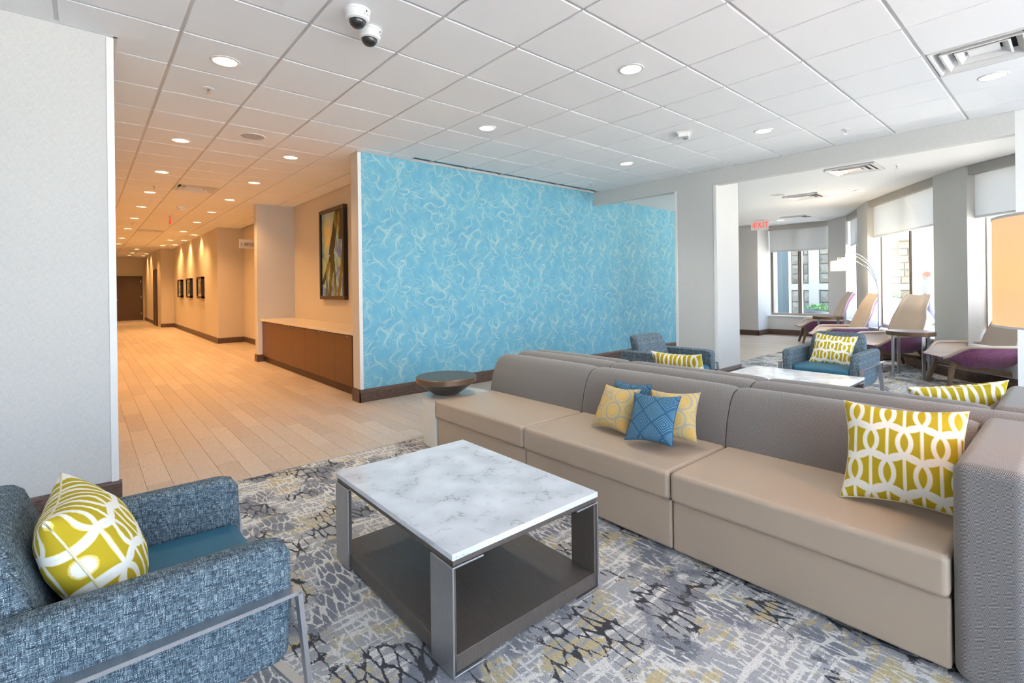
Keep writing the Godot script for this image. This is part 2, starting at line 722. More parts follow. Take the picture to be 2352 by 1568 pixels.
# flat print for a framed abstract canvas: cool washes, yellow glow, dark raking strokes
func canvas_tex(w: int, h: int, seed_: int, strokes: Array) -> ImageTexture:
	var a := noise_bytes(w, h, seed_, 0.02, FastNoiseLite.TYPE_SIMPLEX_SMOOTH, 4, 20.0, 0.02)
	var b := noise_bytes(w, h, seed_ + 5, 0.012, FastNoiseLite.TYPE_SIMPLEX_SMOOTH, 4, 30.0, 0.02, w, h / 3)
	var d := PackedByteArray()
	d.resize(w * h * 3)
	for y in h:
		for x in w:
			var i := y * w + x
			var u := float(x) / w
			var v := float(y) / h
			var c := c8(150, 196, 210).lerp(c8(104, 132, 190), clampf((a[i] - 110) / 60.0, 0.0, 1.0))
			c = c.lerp(c8(176, 194, 140), clampf((b[i] - 120) / 60.0, 0.0, 1.0) * 0.7)
			var glow := clampf(1.3 - Vector2((u - 0.33) / 0.26, (v - 0.26) / 0.24).length() + (a[i] - 128) / 200.0, 0.0, 1.0)
			c = c.lerp(c8(226, 202, 122), glow)
			for k in strokes:
				# each: u at top, v at top, u at bottom, v at bottom, half width, tone
				var t: float = (v - k[1]) / (k[3] - k[1])
				if t >= 0.0 and t <= 1.0:
					var um: float = lerpf(k[0], k[2], t)
					if absf(u - um) < k[4] * (0.8 + a[i] / 640.0):
						c = k[5].lerp(c8(150, 140, 40), clampf((b[i] - 140) / 40.0, 0.0, 1.0) * 0.75)
			d[i * 3] = int(c.r * 255)
			d[i * 3 + 1] = int(c.g * 255)
			d[i * 3 + 2] = int(c.b * 255)
	return to_tex(w, h, d)


func make_materials() -> void:
	var linen := linen_tex(Color(1, 1, 1), 0.12, 2)
	mat("wall", c8(219, 218, 215), 0.85, 0.0, linen, 5.0, true)
	mat("wall_cream", c8(226, 216, 200), 0.85, 0.0, linen, 5.0, true)
	mat("trim_white", c8(232, 232, 230), 0.5)
	mat("drywall", c8(230, 230, 230), 0.9)
	mat("tile", c8(246, 245, 246), 0.95, 0.0, mottle_tex(c8(240, 240, 240), c8(255, 255, 255), 61, 0.4, 2, 128), 4.0, true)
	mat("grid", c8(212, 212, 210), 0.5)
	mat("plenum", c8(60, 60, 60), 0.9)
	mat("paper", Color.WHITE, 0.75, 0.0, wallpaper_tex(), 1.0 / 1.28, true)
	var base := wood_tex(c8(54, 38, 32), c8(128, 102, 88), 81, true, 0.8)
	mat("baseboard", Color.WHITE, 0.45, 0.0, base, 2.0, true)
	var plank := wood_tex(c8(200, 186, 172), c8(236, 229, 221), 91, false, 0.5)
	var tints := [c8(229, 225, 222), c8(234, 230, 226), c8(225, 220, 215), c8(237, 234, 231), c8(230, 224, 217), c8(221, 216, 212)]
	for i in 6:
		mat("plank%d" % i, tints[i], 0.38, 0.0, plank, 1.4, true)
		M["plank%d" % i].uv1_offset = Vector3(0.37 * i, 0.0, 0.21 * i)
	mat("grout", c8(150, 135, 120), 0.9)
	mat("carpet", Color.WHITE, 0.97, 0.0, carpet_tex(), 1.0 / 3.2, true)
	mat("vinyl", c8(186, 167, 147), 0.42, 0.0, mottle_tex(c8(244, 244, 244), c8(255, 255, 255), 19, 0.3, 2, 128), 6.0)
	mat("chevron", Color.WHITE, 0.9, 0.0, chevron_tex(c8(78, 76, 78), c8(180, 174, 168)), 14.0, true)
	M["chevron"].rim_enabled = true
	M["chevron"].rim = 0.3
	var tweed := weave_tex([c8(20, 26, 34), c8(52, 68, 80), c8(86, 106, 118), c8(112, 128, 136), c8(204, 214, 218)], 33)
	mat("tweed", Color.WHITE, 0.92, 0.0, tweed, 5.5)
	var plum := weave_tex([c8(80, 36, 68), c8(116, 60, 98), c8(136, 76, 116), c8(172, 120, 152)], 35)
	mat("plum", Color.WHITE, 0.85, 0.0, plum, 5.0)
	M["plum"].rim_enabled = true
	M["plum"].rim = 0.6
	mat("plum_pipe", c8(120, 66, 110), 0.8)
	mat("taupe", c8(186, 168, 152), 0.5)
	mat("teal", c8(46, 102, 128), 0.5)
	mat("marble", Color.WHITE, 0.13, 0.0, marble_tex(), 0.9)
	mat("quartz", c8(226, 216, 202), 0.18, 0.0, mottle_tex(c8(244, 244, 244), c8(255, 255, 255), 29, 0.2, 2, 128), 3.0)
	var steel_t := wood_tex(c8(205, 205, 205), c8(255, 255, 255), 57, false, 0.0)
	mat("steel", c8(208, 208, 211), 0.42, 0.95, steel_t, 4.0)
	mat("frame_steel", c8(190, 189, 188), 0.4, 0.9)
	var dark := wood_tex(c8(76, 68, 62), c8(108, 98, 90), 101, false, 0.3)
	mat("dark_wood", Color.WHITE, 0.42, 0.0, dark, 2.2)
	var walnut := wood_tex(c8(96, 74, 56), c8(140, 112, 88), 121, false, 0.4)
	mat("leg_wood", Color.WHITE, 0.45, 0.0, walnut, 3.0)
	var cab := wood_tex(c8(82, 46, 18), c8(124, 76, 36), 131, false, 0.4)
	mat("cabinet", Color.WHITE, 0.4, 0.0, cab, 1.5, true)
	mat("toe", c8(74, 46, 26), 0.5)
	mat("bronze", c8(120, 98, 78), 0.38, 0.55)
	mat("bronze_dark", c8(92, 86, 80), 0.42, 0.45)
	mat("solid_white", c8(226, 224, 216), 0.3)
	mat("alu", c8(172, 160, 146), 0.45, 0.0)
	mat("alu_dark", c8(104, 98, 94), 0.5, 0.3)
	var glass := mat("glass", Color(0.92, 0.97, 0.97, 0.06), 0.02)
	glass.transparency = BaseMaterial3D.TRANSPARENCY_ALPHA
	var shade := mat("shade", c8(206, 206, 204), 0.95)
	shade.backlight_enabled = true
	shade.backlight = Color(0.72, 0.72, 0.72)
	mat("valance", c8(176, 172, 166), 0.7)
	mat("black", c8(24, 22, 21), 0.4)
	mat("frame_brown", c8(76, 52, 34), 0.4)
	mat("mat_board", c8(224, 214, 196), 0.9)
	mat("door", Color.WHITE, 0.5, 0.0, wood_tex(c8(84, 66, 52), c8(108, 88, 70), 141, false, 0.3), 1.0)
	mat("door_frame", c8(78, 66, 56), 0.5)
	mat("chrome", c8(210, 210, 212), 0.12, 1.0)
	mat("white_plastic", c8(228, 228, 228), 0.35)
	mat("smoked", c8(22, 23, 25), 0.05)
	M["smoked"].clearcoat_enabled = true
	M["smoked"].clearcoat = 1.0
	mat("vent_white", c8(224, 222, 220), 0.4)
	mat("vent_dark", c8(40, 40, 42), 0.7)
	mat("speaker", c8(186, 184, 184), 0.7)
	var lens := mat("lens", c8(255, 244, 225), 0.5)
	lens.emission_enabled = true
	lens.emission = Color(1.0, 0.88, 0.66)
	lens.emission_energy_multiplier = 5.0
	var lens2 := mat("lens_warm", c8(255, 240, 215), 0.5)
	lens2.emission_enabled = true
	lens2.emission = Color(1.0, 0.84, 0.58)
	lens2.emission_energy_multiplier = 5.0
	var red := mat("exit_red", c8(230, 60, 50), 0.5)
	red.emission_enabled = true
	red.emission = Color(1.0, 0.12, 0.08)
	red.emission_energy_multiplier = 0.9
	mat("exit_plate", c8(226, 224, 220), 0.4)
	mat("sign_text", c8(96, 74, 58), 0.6)
	mat("sign_plate", c8(232, 228, 220), 0.5)
	for k in [["rings", rings_tex()], ["star", star_tex()], ["circles", circles_tex()]]:
		var m := StandardMaterial3D.new()
		m.resource_name = k[0]
		m.albedo_texture = k[1]
		m.roughness = 0.9
		M[k[0]] = m
	mat("label_white", c8(236, 236, 236), 0.7)
	mat("stone_a", c8(132, 123, 108), 0.95, 0.0, mottle_tex(c8(200, 198, 192), c8(255, 253, 248), 151, 0.03, 5, 256), 1.6, true)
	mat("stone_b", c8(120, 111, 97), 0.95, 0.0, M["stone_a"].albedo_texture, 1.6, true)
	mat("stone_c", c8(143, 135, 121), 0.95, 0.0, M["stone_a"].albedo_texture, 1.6, true)
	mat("mortar", c8(128, 120, 106), 0.95)
	mat("cast_stone", c8(162, 154, 141), 0.85)
	mat("pavement", c8(206, 204, 198), 0.95, 0.0, mottle_tex(c8(224, 222, 218), c8(255, 255, 255), 161, 0.02, 5, 256), 0.7, true)
	mat("planter", c8(96, 92, 92), 0.6)
	mat("leaf_green", c8(92, 142, 60), 0.7)
	mat("leaf_pale", c8(132, 164, 104), 0.7)
	mat("petal_red", c8(150, 44, 56), 0.7)
	mat("soil", c8(70, 54, 44), 0.95)
	mat("window_dark", c8(70, 84, 84), 0.3)
	mat("shirt", c8(118, 140, 154), 0.9)
	mat("jeans", c8(58, 60, 92), 0.9)
	mat("skin", c8(150, 100, 84), 0.6)
	mat("hair", c8(112, 66, 48), 0.8)
	mat("shoe", c8(66, 66, 78), 0.7)
	mat("cord", c8(196, 176, 150), 0.6)


# ---------------------------------------------------------------- setting
func baseboard(called: String, p: Vector3, q: Vector3, inward: Vector3, label: String, h := 0.14) -> void:
	var d := (q - p).normalized()
	var l := p.distance_to(q)
	var s := Sh.new()
	s.xf = Transform3D(Basis(d, Vector3.UP, d.cross(Vector3.UP)), p)
	var sg := 1.0 if s.xf.basis.z.dot(inward) > 0.0 else -1.0
	var prof := PackedVector2Array([Vector2(0, 0), Vector2(0.018 * sg, 0), Vector2(0.018 * sg, h * 0.74), Vector2(0.014 * sg, h * 0.78), Vector2(0.015 * sg, h * 0.84), Vector2(0.008 * sg, h * 0.95), Vector2(0.006 * sg, h), Vector2(0, h)])
	s.prism(prof, Vector3.BACK, Vector3.UP, Vector3.RIGHT, 0.0, l)
	struct(called, s, M.baseboard, label, "baseboard")


func build_floor() -> void:
	var fl := thing("floor", "pale wood-look plank floor of the corridor and walkways", "floor", Vector3.ZERO, 0.0, "", "structure")
	var s := Sh.new()
	s.bx(-2.8, 7.1, -0.2, -0.004, -6.05, 3.6)
	s.bx(0.0, 3.6, -0.2, -0.004, -30.8, -6.05)
	obj("slab", s, M.grout, fl)
	var poly := PackedVector2Array([Vector2(7.1, -9.1), Vector2(14.0, -9.1), Vector2(14.9, -6.0), Vector2(14.9, -4.1), Vector2(14.0, -3.5), Vector2(12.7, -2.9), Vector2(11.9, -2.5), Vector2(10.0, -1.2), Vector2(9.5, -0.8), Vector2(8.6, 0.4), Vector2(7.1, 2.0)])
	s = Sh.new()
	s.prism(poly, Vector3.RIGHT, Vector3.BACK, Vector3.UP, -0.2, -0.004)
	obj("slab", s, M.grout, fl)
	# planks run along z
	var w := 0.152
	var len_ := 0.9
	var list := []
	var r := RandomNumberGenerator.new()
	r.seed = 77
	for k in range(0, 92):
		var x0 := 0.17 + k * w
		var off := fposmod(k * 0.61803, 1.0) * len_
		var xc := x0 + w * 0.5
		var z1 := -4.07
		var z0 := -30.4
		if xc > 3.35:
			z0 = -5.8
		elif xc > 2.6:
			z0 = -15.0
		if xc > 11.0 and xc < 13.75:
			z0 = -8.9
		if xc > 13.75:
			z0 = -5.7
			if xc > 13.95:
				continue
		var z := z1 + off - len_
		var top := z1
		while top > z0:
			var bot := maxf(z, z0)
			if top - bot > 0.05:
				list.append([x0 + 0.001, x0 + w - 0.001, bot + 0.001, top - 0.001, r.randi() % 6])
			top = z
			z -= len_
	var near := []
	for p in list:
		var cx: float = (p[0] + p[1]) * 0.5
		var cz: float = (p[2] + p[3]) * 0.5
		var ang := rad_to_deg(atan2(cx, -cz))
		# floor in view: right of the near wall, left of the sofa
		var hidden: bool = ang < 2.0 or (cz < -5.9 and cx > 2.6) or cx > 6.0
		near.append([1000.0 * (1.0 if hidden else 0.0) + Vector2(cx, cz).length(), p])
	near.sort_custom(func(a, b): return a[0] < b[0])
	var rest := []
	for i in 6:
		rest.append(Sh.new())
	var meshes := {}
	for k in near.size():
		var p: Array = near[k][1]
		if k < 300:
			var lx: float = p[1] - p[0]
			var lz: float = snappedf(p[3] - p[2], 0.001)
			var key := "%.3f_%.3f" % [lx, lz]
			if not meshes.has(key):
				var b := Sh.new()
				var h := Vector3(lx, 0.008, lz) * 0.5
				var e := 0.0012
				var t := [Vector3(-h.x + e, 0, -h.z + e), Vector3(h.x - e, 0, -h.z + e), Vector3(h.x - e, 0, h.z - e), Vector3(-h.x + e, 0, h.z - e)]
				var o := [Vector3(-h.x, -e, -h.z), Vector3(h.x, -e, -h.z), Vector3(h.x, -e, h.z), Vector3(-h.x, -e, h.z)]
				var nn := [Vector3(0, 1, -1), Vector3(1, 1, 0), Vector3(0, 1, 1), Vector3(-1, 1, 0)]
				b.quad(t[0], t[1], t[2], t[3], Vector3.UP)
				for i in 4:
					var j := (i + 1) % 4
					b.quad(t[i], t[j], o[j], o[i], nn[i].normalized())
					b.quad(o[i], o[j], o[j] - Vector3(0, 0.006, 0), o[i] - Vector3(0, 0.006, 0), (nn[i] * Vector3(1, 0, 1)).normalized())
				meshes[key] = b.mesh()
			var m := obj("plank", meshes[key], M["plank%d" % p[4]], fl)
			m.position = Vector3((p[0] + p[1]) * 0.5, 0.0, (p[2] + p[3]) * 0.5)
		else:
			rest[p[4]].bx(p[0], p[1], -0.006, 0.0, p[2], p[3])
	for i in 6:
		tag(obj("plank_field", rest[i], M["plank%d" % i], fl), "", "", "", "stuff")
	# carpet: one broad piece through both rooms
	var cp := PackedVector2Array([Vector2(-2.58, -4.06), Vector2(13.8, -4.06), Vector2(13.6, -3.75), Vector2(12.57, -3.26), Vector2(11.63, -2.85), Vector2(9.76, -1.56), Vector2(9.22, -1.1), Vector2(8.3, 0.1), Vector2(7.15, 1.55), Vector2(6.98, 1.6), Vector2(6.98, 3.38), Vector2(-2.58, 3.38)])
	s = Sh.new()
	s.prism(cp, Vector3.RIGHT, Vector3.BACK, Vector3.UP, -0.0035, 0.0005)
	tag(obj("carpet", s, M.carpet), "grey, cream, tan and black abstract patterned carpet under the seating", "carpet")


func tile_mesh(sx: float, sz: float) -> ArrayMesh:
	var s := Sh.new()
	var h := Vector3(sx, 0.0, sz) * 0.5
	var e := 0.0035
	var y := 0.005
	var t := [Vector3(-h.x + e, 0, -h.z + e), Vector3(h.x - e, 0, -h.z + e), Vector3(h.x - e, 0, h.z - e), Vector3(-h.x + e, 0, h.z - e)]
	var o := [Vector3(-h.x, y, -h.z), Vector3(h.x, y, -h.z), Vector3(h.x, y, h.z), Vector3(-h.x, y, h.z)]
	var nn := [Vector3(0, -1, -1), Vector3(1, -1, 0), Vector3(0, -1, 1), Vector3(-1, -1, 0)]
	s.quad(t[0], t[1], t[2], t[3], Vector3.DOWN)
	for i in 4:
		var j := (i + 1) % 4
		s.quad(t[i], t[j], o[j], o[i], nn[i].normalized())
		s.quad(o[i], o[j], o[j] + Vector3(0, 0.02, 0), o[i] + Vector3(0, 0.02, 0), (nn[i] * Vector3(1, 0, 1)).normalized())
	var k := Vector3(0, y + 0.02, 0)
	s.quad(t[0] + k, t[1] + k, t[2] + k, t[3] + k, Vector3.UP)
	return s.mesh()


var vent_cells := {}


func build_ceiling() -> void:
	var cl := thing("ceiling", "suspended ceiling of white square tiles over lobby and corridor", "ceiling", Vector3.ZERO, 0.0, "", "structure")
	var s := Sh.new()
	s.bx(-2.8, 7.1, CEIL + 0.1, CEIL + 0.3, -6.05, 3.6)
	s.bx(0.0, 3.6, CEIL + 0.1, CEIL + 0.3, -30.8, -6.05)
	obj("deck", s, M.plenum, cl)
	var gap := 0.021
	var meshes := {}
	var cells := []
	for i in range(-7, 11):
		for j in range(-10, 48):
			var x0 := 1.104 + i * T
			var z1 := -1.9917 - j * T
			var xc := x0 + T * 0.5
			var zc := z1 - T * 0.5
			var lx := 0.16 if zc < -4.2 else -2.6
			var hx := 7.0 if zc > -5.85 else 3.25
			var lz := -30.4
			if xc > 3.25:
				lz = -5.82
			elif xc < 0.16:
				lz = -4.2
			var a0 := maxf(x0, lx) + gap * 0.5
			var a1 := minf(x0 + T, hx) - gap * 0.5
			var b0 := maxf(z1 - T, lz) + gap * 0.5
			var b1 := minf(z1, 3.4) - gap * 0.5
			if a1 - a0 < 0.03 or b1 - b0 < 0.03 or vent_cells.has(Vector2i(i, j)):
				continue
			var dv := Vector2((a0 + a1) * 0.5, (b0 + b1) * 0.5)
			var ang := rad_to_deg(atan2(dv.x, -dv.y))
			var out := ang < -6.0 or ang > 88.0 or (dv.y > -1.2 and dv.x < 2.0)
			cells.append([dv.length() + (100.0 if out else 0.0), a0, a1, b0, b1])
	cells.sort_custom(func(a, b): return a[0] < b[0])
	var rest := Sh.new()
	for k in cells.size():
		var c: Array = cells[k]
		if k < 300:
			var key := "%.3f_%.3f" % [c[2] - c[1], c[4] - c[3]]
			if not meshes.has(key):
				meshes[key] = tile_mesh(c[2] - c[1], c[4] - c[3])
			var o := obj("ceiling_tile", meshes[key], M.tile, cl)
			o.position = Vector3((c[1] + c[2]) * 0.5, CEIL, (c[3] + c[4]) * 0.5)
		else:
			rest.bx(c[1], c[2], CEIL, CEIL + 0.02, c[3], c[4])
	tag(obj("ceiling_tile_field", rest, M.tile, cl), "", "", "", "stuff")
	# T-bars
	s = Sh.new()
	for i in range(-6, 11):
		var x := 1.104 + i * T
		if x > -2.6 and x < 7.0:
			var z0 := -4.2
			if x > 0.16:
				z0 = -30.4 if x < 3.25 else -5.82
			s.bx(x - 0.0125, x + 0.0125, CEIL + 0.013, CEIL + 0.035, z0, 3.4)
	for j in range(-9, 47):
		var z := -1.9917 - j * T
		if z > -30.4 and z < 3.4:
			s.bx(-2.6 if z > -4.2 else 0.16, 7.0 if z > -5.82 else 3.25, CEIL + 0.0135, CEIL + 0.035, z - 0.0125, z + 0.0125)
	obj("ceiling_grid", s, M.grid, cl)
	# wall angle where tiles meet the walls
	s = Sh.new()
	s.bx(-2.6, 0.185, CEIL - 0.002, CEIL + 0.03, -4.2, -4.18)
	s.bx(0.16, 0.182, CEIL - 0.002, CEIL + 0.03, -30.4, -4.18)
	s.bx(2.53, 7.0, CEIL - 0.002, CEIL + 0.03, -5.82, -5.80)
	s.bx(2.53, 2.55, CEIL - 0.002, CEIL + 0.03, -6.02, -5.80)
	s.bx(6.98, 7.0, CEIL - 0.002, CEIL + 0.03, -5.82, 3.4)
	obj("wall_angle", s, M.grid, cl)


# a strip of the bay: local x along the wall, y up, z towards the room
func bay_frame(p: Vector2, q: Vector2) -> Transform3D:
	var d := (q - p).normalized()
	var t := Vector3(d.x, 0, d.y)
	return Transform3D(Basis(t, Vector3.UP, t.cross(Vector3.UP)), Vector3(p.x, 0, p.y))


func bay_pier(called: String, p: Vector2, q: Vector2, label: String) -> void:
	var s := Sh.new()
	s.xf = bay_frame(p, q)
	s.bx(0, p.distance_to(q), 0, CEIL2, -0.36, 0)
	struct(called, s, M.wall, label, "wall")
	baseboard("baseboard_bay", Vector3(p.x, 0, p.y), Vector3(q.x, 0, q.y), s.xf.basis.z, "dark wood baseboard at foot of " + label)


func bay_window(n: int, p: Vector2, q: Vector2, label: String, where: String, split := 1, shade_to := 2.28) -> void:
	var f := bay_frame(p, q)
	var l := p.distance_to(q)
	# knee wall
	var s := Sh.new()
	s.xf = f
	s.bx(0, l, 0, 0.49, -0.36, -0.005)
	s.bx(0, l, CEIL2 - 0.1, CEIL2, -0.36, -0.2)
	struct("wall_knee", s, M.wall, "low white wall under " + label, "wall")
	baseboard("baseboard_bay", Vector3(p.x, 0, p.y), Vector3(q.x, 0, q.y), f.basis.z, "dark wood baseboard under " + label)
	var w := thing("window_%d" % n, label, "window", f.origin, 0.0, "", "structure")
	w.basis = f.basis
	var sill := Sh.new()
	sill.rbox(Vector3(l / 2, 0.505, -0.15), Vector3(l, 0.03, 0.33), 0.008, 1)
	obj("sill", sill, M.trim_white, w)
	var z := -0.27
	for e in [[0.0, 0.07], [l - 0.07, l]]:
		var fr := Sh.new()
		fr.bx(e[0], e[1], 0.52, CEIL2, z - 0.05, z + 0.05)
		var st := Sh.new()
		obj("jamb", fr, M.alu, w)
		st.bx(e[0] + 0.028, e[1] - 0.028, 0.58, CEIL2 - 0.05, z + 0.05, z + 0.062)
		obj("jamb_stop", st, M.alu_dark, w)
	var rail := Sh.new()
	rail.bx(0.07, l - 0.07, 0.52, 0.58, z - 0.05, z + 0.05)
	obj("bottom_rail", rail, M.alu, w)
	rail = Sh.new()
	rail.bx(0.07, l - 0.07, CEIL2 - 0.06, CEIL2, z - 0.05, z + 0.05)
	obj("top_rail", rail, M.alu, w)
	var n_panes := split + 1
	var step := (l - 0.14) / n_panes
	for k in range(1, n_panes):
		var m := Sh.new()
		m.bx(0.07 + step * k - 0.045, 0.07 + step * k + 0.045, 0.58, CEIL2 - 0.06, z - 0.06, z + 0.06)
		obj("mullion", m, M.alu, w)
		m = Sh.new()
		m.bx(0.07 + step * k - 0.03, 0.07 + step * k - 0.012, 0.58, CEIL2 - 0.06, z + 0.06, z + 0.068)
		m.bx(0.07 + step * k + 0.012, 0.07 + step * k + 0.03, 0.58, CEIL2 - 0.06, z + 0.06, z + 0.068)
		obj("mullion_stop", m, M.alu_dark, w)
	for k in n_panes:
		var g := Sh.new()
		g.bx(0.07 + step * k, 0.07 + step * (k + 1), 0.58, CEIL2 - 0.06, z - 0.004, z + 0.004)
		obj("pane", g, M.glass, w)
	# roller shade
	var r := thing("roller_shade", "white roller shade drawn partly down over " + where, "shade", f.origin, 0.0, "roller shades in the bay windows")
	r.basis = f.basis
	var v := Sh.new()
	v.rbox(Vector3(l / 2, CEIL2 - 0.066, -0.07), Vector3(l - 0.006, 0.13, 0.1), 0.006, 1)
	obj("valance", v, M.valance, r)
	v = Sh.new()
	v.bx(0.02, l - 0.02, shade_to, CEIL2 - 0.12, -0.1015, -0.1)
	obj("cloth", v, M.shade, r)
	v = Sh.new()
	v.rbox(Vector3(l / 2, shade_to, -0.1), Vector3(l - 0.04, 0.035, 0.016), 0.005, 1)
	obj("hem_bar", v, M.shade, r)


func build_walls() -> void:
	# left near wall: front face with returned corridor side
	struct("wall_left", bxs(-2.8, 0.16, 0, CEIL + 0.1, -4.4, -4.2), M.wall, "near white textured wall at the left", "wall")
	struct("wall_corridor_left", bxs(0.0, 0.16, 0, CEIL + 0.1, -30.5, -4.4), M.wall_cream, "left side wall of the corridor", "wall")
	struct("trim_1", rb(Vector3(0.142, 1.6, -4.197), Vector3(0.04, 2.94, 0.008), 0.003, 1), M.trim_white, "white corner guard on the near left wall", "trim")
	baseboard("baseboard_left", Vector3(-2.6, 0, -4.2), Vector3(0.178, 0, -4.2), Vector3.BACK, "dark grained baseboard of the near left wall", 0.15)
	struct("wall_west", bxs(-2.8, -2.6, 0, CEIL + 0.1, -4.2, 3.6), M.wall, "side wall behind the viewer", "wall")
	# wall behind the viewer with three tall windows
	var s := Sh.new()
	var cuts := [[-2.5, 0.6], [0.75, 3.8], [3.95, 6.9]]
	var x := -2.6
	for c in cuts:
		s.bx(x, c[0], 0, CEIL + 0.1, 3.4, 3.6)
		s.bx(c[0], c[1], 0, 0.12, 3.4, 3.6)
		s.bx(c[0], c[1], 3.0, CEIL + 0.1, 3.4, 3.6)
		x = c[1]
	s.bx(x, 7.12, 0, CEIL + 0.1, 3.4, 3.6)
	struct("wall_back", s, M.wall, "window wall behind the viewer", "wall")
	var k := 5
	for c in cuts:
		var w := thing("window_%d" % k, "tall window %s behind the viewer" % ["nearest the west wall", "in the middle of the wall", "nearest the bay"][k - 5], "window", Vector3(c[0], 0, 3.5), 0.0, "", "structure")
		k += 1
		var l: float = c[1] - c[0]
		var f := Sh.new()
		for e in [[0.0, 0.06], [l - 0.06, l], [l / 2 - 0.04, l / 2 + 0.04]]:
			f.bx(e[0], e[1], 0.12, 3.0, -0.05, 0.05)
		f.bx(0, l, 0.12, 0.18, -0.05, 0.05)
		f.bx(0, l, 2.94, 3.0, -0.05, 0.05)
		obj("frame", f, M.alu, w)
		for e in 2:
			obj("pane", bxs(0.06 + e * (l / 2 - 0.02), l / 2 - 0.04 + e * (l / 2 - 0.02), 0.18, 2.94, -0.004, 0.004), M.glass, w)
	# accent wall
	struct("wall_accent", bxs(2.55, 11.0, 0, CEIL + 0.1, -6.02, -5.82), M.paper, "blue accent wall papered with cream swirling lines", "wall")
	struct("wall_accent_end", bxs(2.542, 2.55, 0, CEIL, -6.02, -5.82), M.wall_cream, "narrow cream end of the blue accent wall", "wall")
	struct("trim_2", rb(Vector3(2.563, 1.61, -5.817), Vector3(0.045, 2.93, 0.008), 0.003, 1), M.trim_white, "white corner guard on the blue accent wall", "trim")
	baseboard("baseboard_accent", Vector3(2.524, 0, -5.82), Vector3(11.0, 0, -5.82), Vector3.BACK, "dark grained baseboard along the blue accent wall", 0.16)
	baseboard("baseboard_accent_end", Vector3(2.542, 0, -6.02), Vector3(2.542, 0, -5.802), Vector3.LEFT, "dark baseboard on the end of the accent wall", 0.16)
	# niche with the cabinet, pier, alcove, corridor right side
	struct("wall_niche", bxs(3.25, 3.45, 0, CEIL + 0.1, -10.6, -6.02), M.wall_cream, "cream back wall of the cabinet niche", "wall")
	struct("wall_pier", bxs(2.55, 3.45, 0, CEIL + 0.1, -10.76, -10.56), M.wall, "white pier between cabinet niche and restroom alcove", "wall")
	baseboard("baseboard_pier", Vector3(2.532, 0, -10.56), Vector3(2.65, 0, -10.56), Vector3.BACK, "dark baseboard on the front of the white pier")
	baseboard("baseboard_pier_end", Vector3(2.55, 0, -10.76), Vector3(2.55, 0, -10.542), Vector3.LEFT, "dark baseboard on the end of the white pier")
	struct("wall_alcove", bxs(3.3, 3.45, 0, CEIL + 0.1, -15.05, -10.76), M.wall_cream, "back wall of the restroom alcove", "wall")
	baseboard("baseboard_alcove", Vector3(3.3, 0, -15.05), Vector3(3.3, 0, -10.76), Vector3.LEFT, "dark baseboard in the restroom alcove")
	struct("wall_corridor_near", bxs(2.68, 3.45, 0, CEIL + 0.1, -23.6, -15.05), M.wall_cream, "corridor wall with the three small pictures", "wall")
	baseboard("baseboard_corridor_front", Vector3(2.662, 0, -15.05), Vector3(3.3, 0, -15.05), Vector3.BACK, "dark baseboard on the corner facing the lobby")
	baseboard("baseboard_corridor_near", Vector3(2.68, 0, -23.6), Vector3(2.68, 0, -15.032), Vector3.LEFT, "dark baseboard below the three small pictures")
	struct("wall_corridor_far", bxs(2.26, 3.45, 0, CEIL + 0.1, -30.4, -23.6), M.wall_cream, "far corridor wall with the narrow dark doorway", "wall")
	baseboard("baseboard_corridor_far", Vector3(2.242, 0, -23.6), Vector3(2.68, 0, -23.6), Vector3.BACK, "dark baseboard on the far corridor pier")
	baseboard("baseboard_corridor_end", Vector3(2.26, 0, -30.4), Vector3(2.26, 0, -26.0), Vector3.LEFT, "dark baseboard beside the corridor end door")
	struct("wall_end", bxs(0.0, 3.45, 0, CEIL + 0.1, -30.6, -30.4), M.wall_cream, "wall closing the far end of the corridor", "wall")
	# header and column between lobby and bay
	struct("trim_3", bxs(7.0, 7.11, 2.85, CEIL + 0.1, -3.51, -0.43), M.wall, "pale header beam between tiled ceiling and the bay", "beam")
	struct("trim_8", bxs(7.0, 7.11, 2.85, CEIL + 0.1, -5.82, -4.19), M.wall, "short header beam between accent wall and column", "beam")
	struct("wall_column", bxs(7.0, 7.7, 0, CEIL + 0.1, -4.19, -3.51), M.wall, "square white column between accent wall and bay", "column")
	struct("trim_4", rb(Vector3(6.997, 1.5, -3.535), Vector3(0.008, 2.7, 0.04), 0.003, 1), M.trim_white, "white corner guard on the sunlit edge of the column", "trim")
	struct("trim_5", rb(Vector3(6.997, 1.5, -4.165), Vector3(0.008, 2.7, 0.04), 0.003, 1), M.trim_white, "white corner guard on the shaded edge of the column", "trim")
	baseboard("baseboard_column", Vector3(7.0, 0, -3.51), Vector3(7.718, 0, -3.51), Vector3.BACK, "dark baseboard on the bright side of the column", 0.15)
	baseboard("baseboard_column_front", Vector3(7.0, 0, -4.19), Vector3(7.0, 0, -3.492), Vector3.LEFT, "dark baseboard on the front of the column", 0.15)
	struct("wall_right", bxs(7.0, 7.12, 0, CEIL + 0.1, -0.43, 3.4), M.trim_white, "white wall at the right edge of the view", "wall")
	# far end of the bay room
	struct("wall_far", bxs(13.75, 14.1, 0, CEIL2, -9.1, -5.76), M.wall, "pale far wall beside the farthest window", "wall")
	struct("wall_far_reveal", bxs(14.1, 14.8, 0, CEIL2, -6.1, -5.76), M.wall, "bright return beside the farthest window", "wall")
	baseboard("baseboard_far", Vector3(13.75, 0, -9.0), Vector3(13.75, 0, -5.742), Vector3.LEFT, "dark baseboard of the far wall")
	baseboard("baseboard_far_return", Vector3(13.732, 0, -5.76), Vector3(14.4, 0, -5.76), Vector3.BACK, "dark baseboard on the return by the farthest window")
	struct("wall_passage", bxs(11.0, 13.75, 0, CEIL2, -9.3, -9.1), M.wall, "end wall of the side passage", "wall")
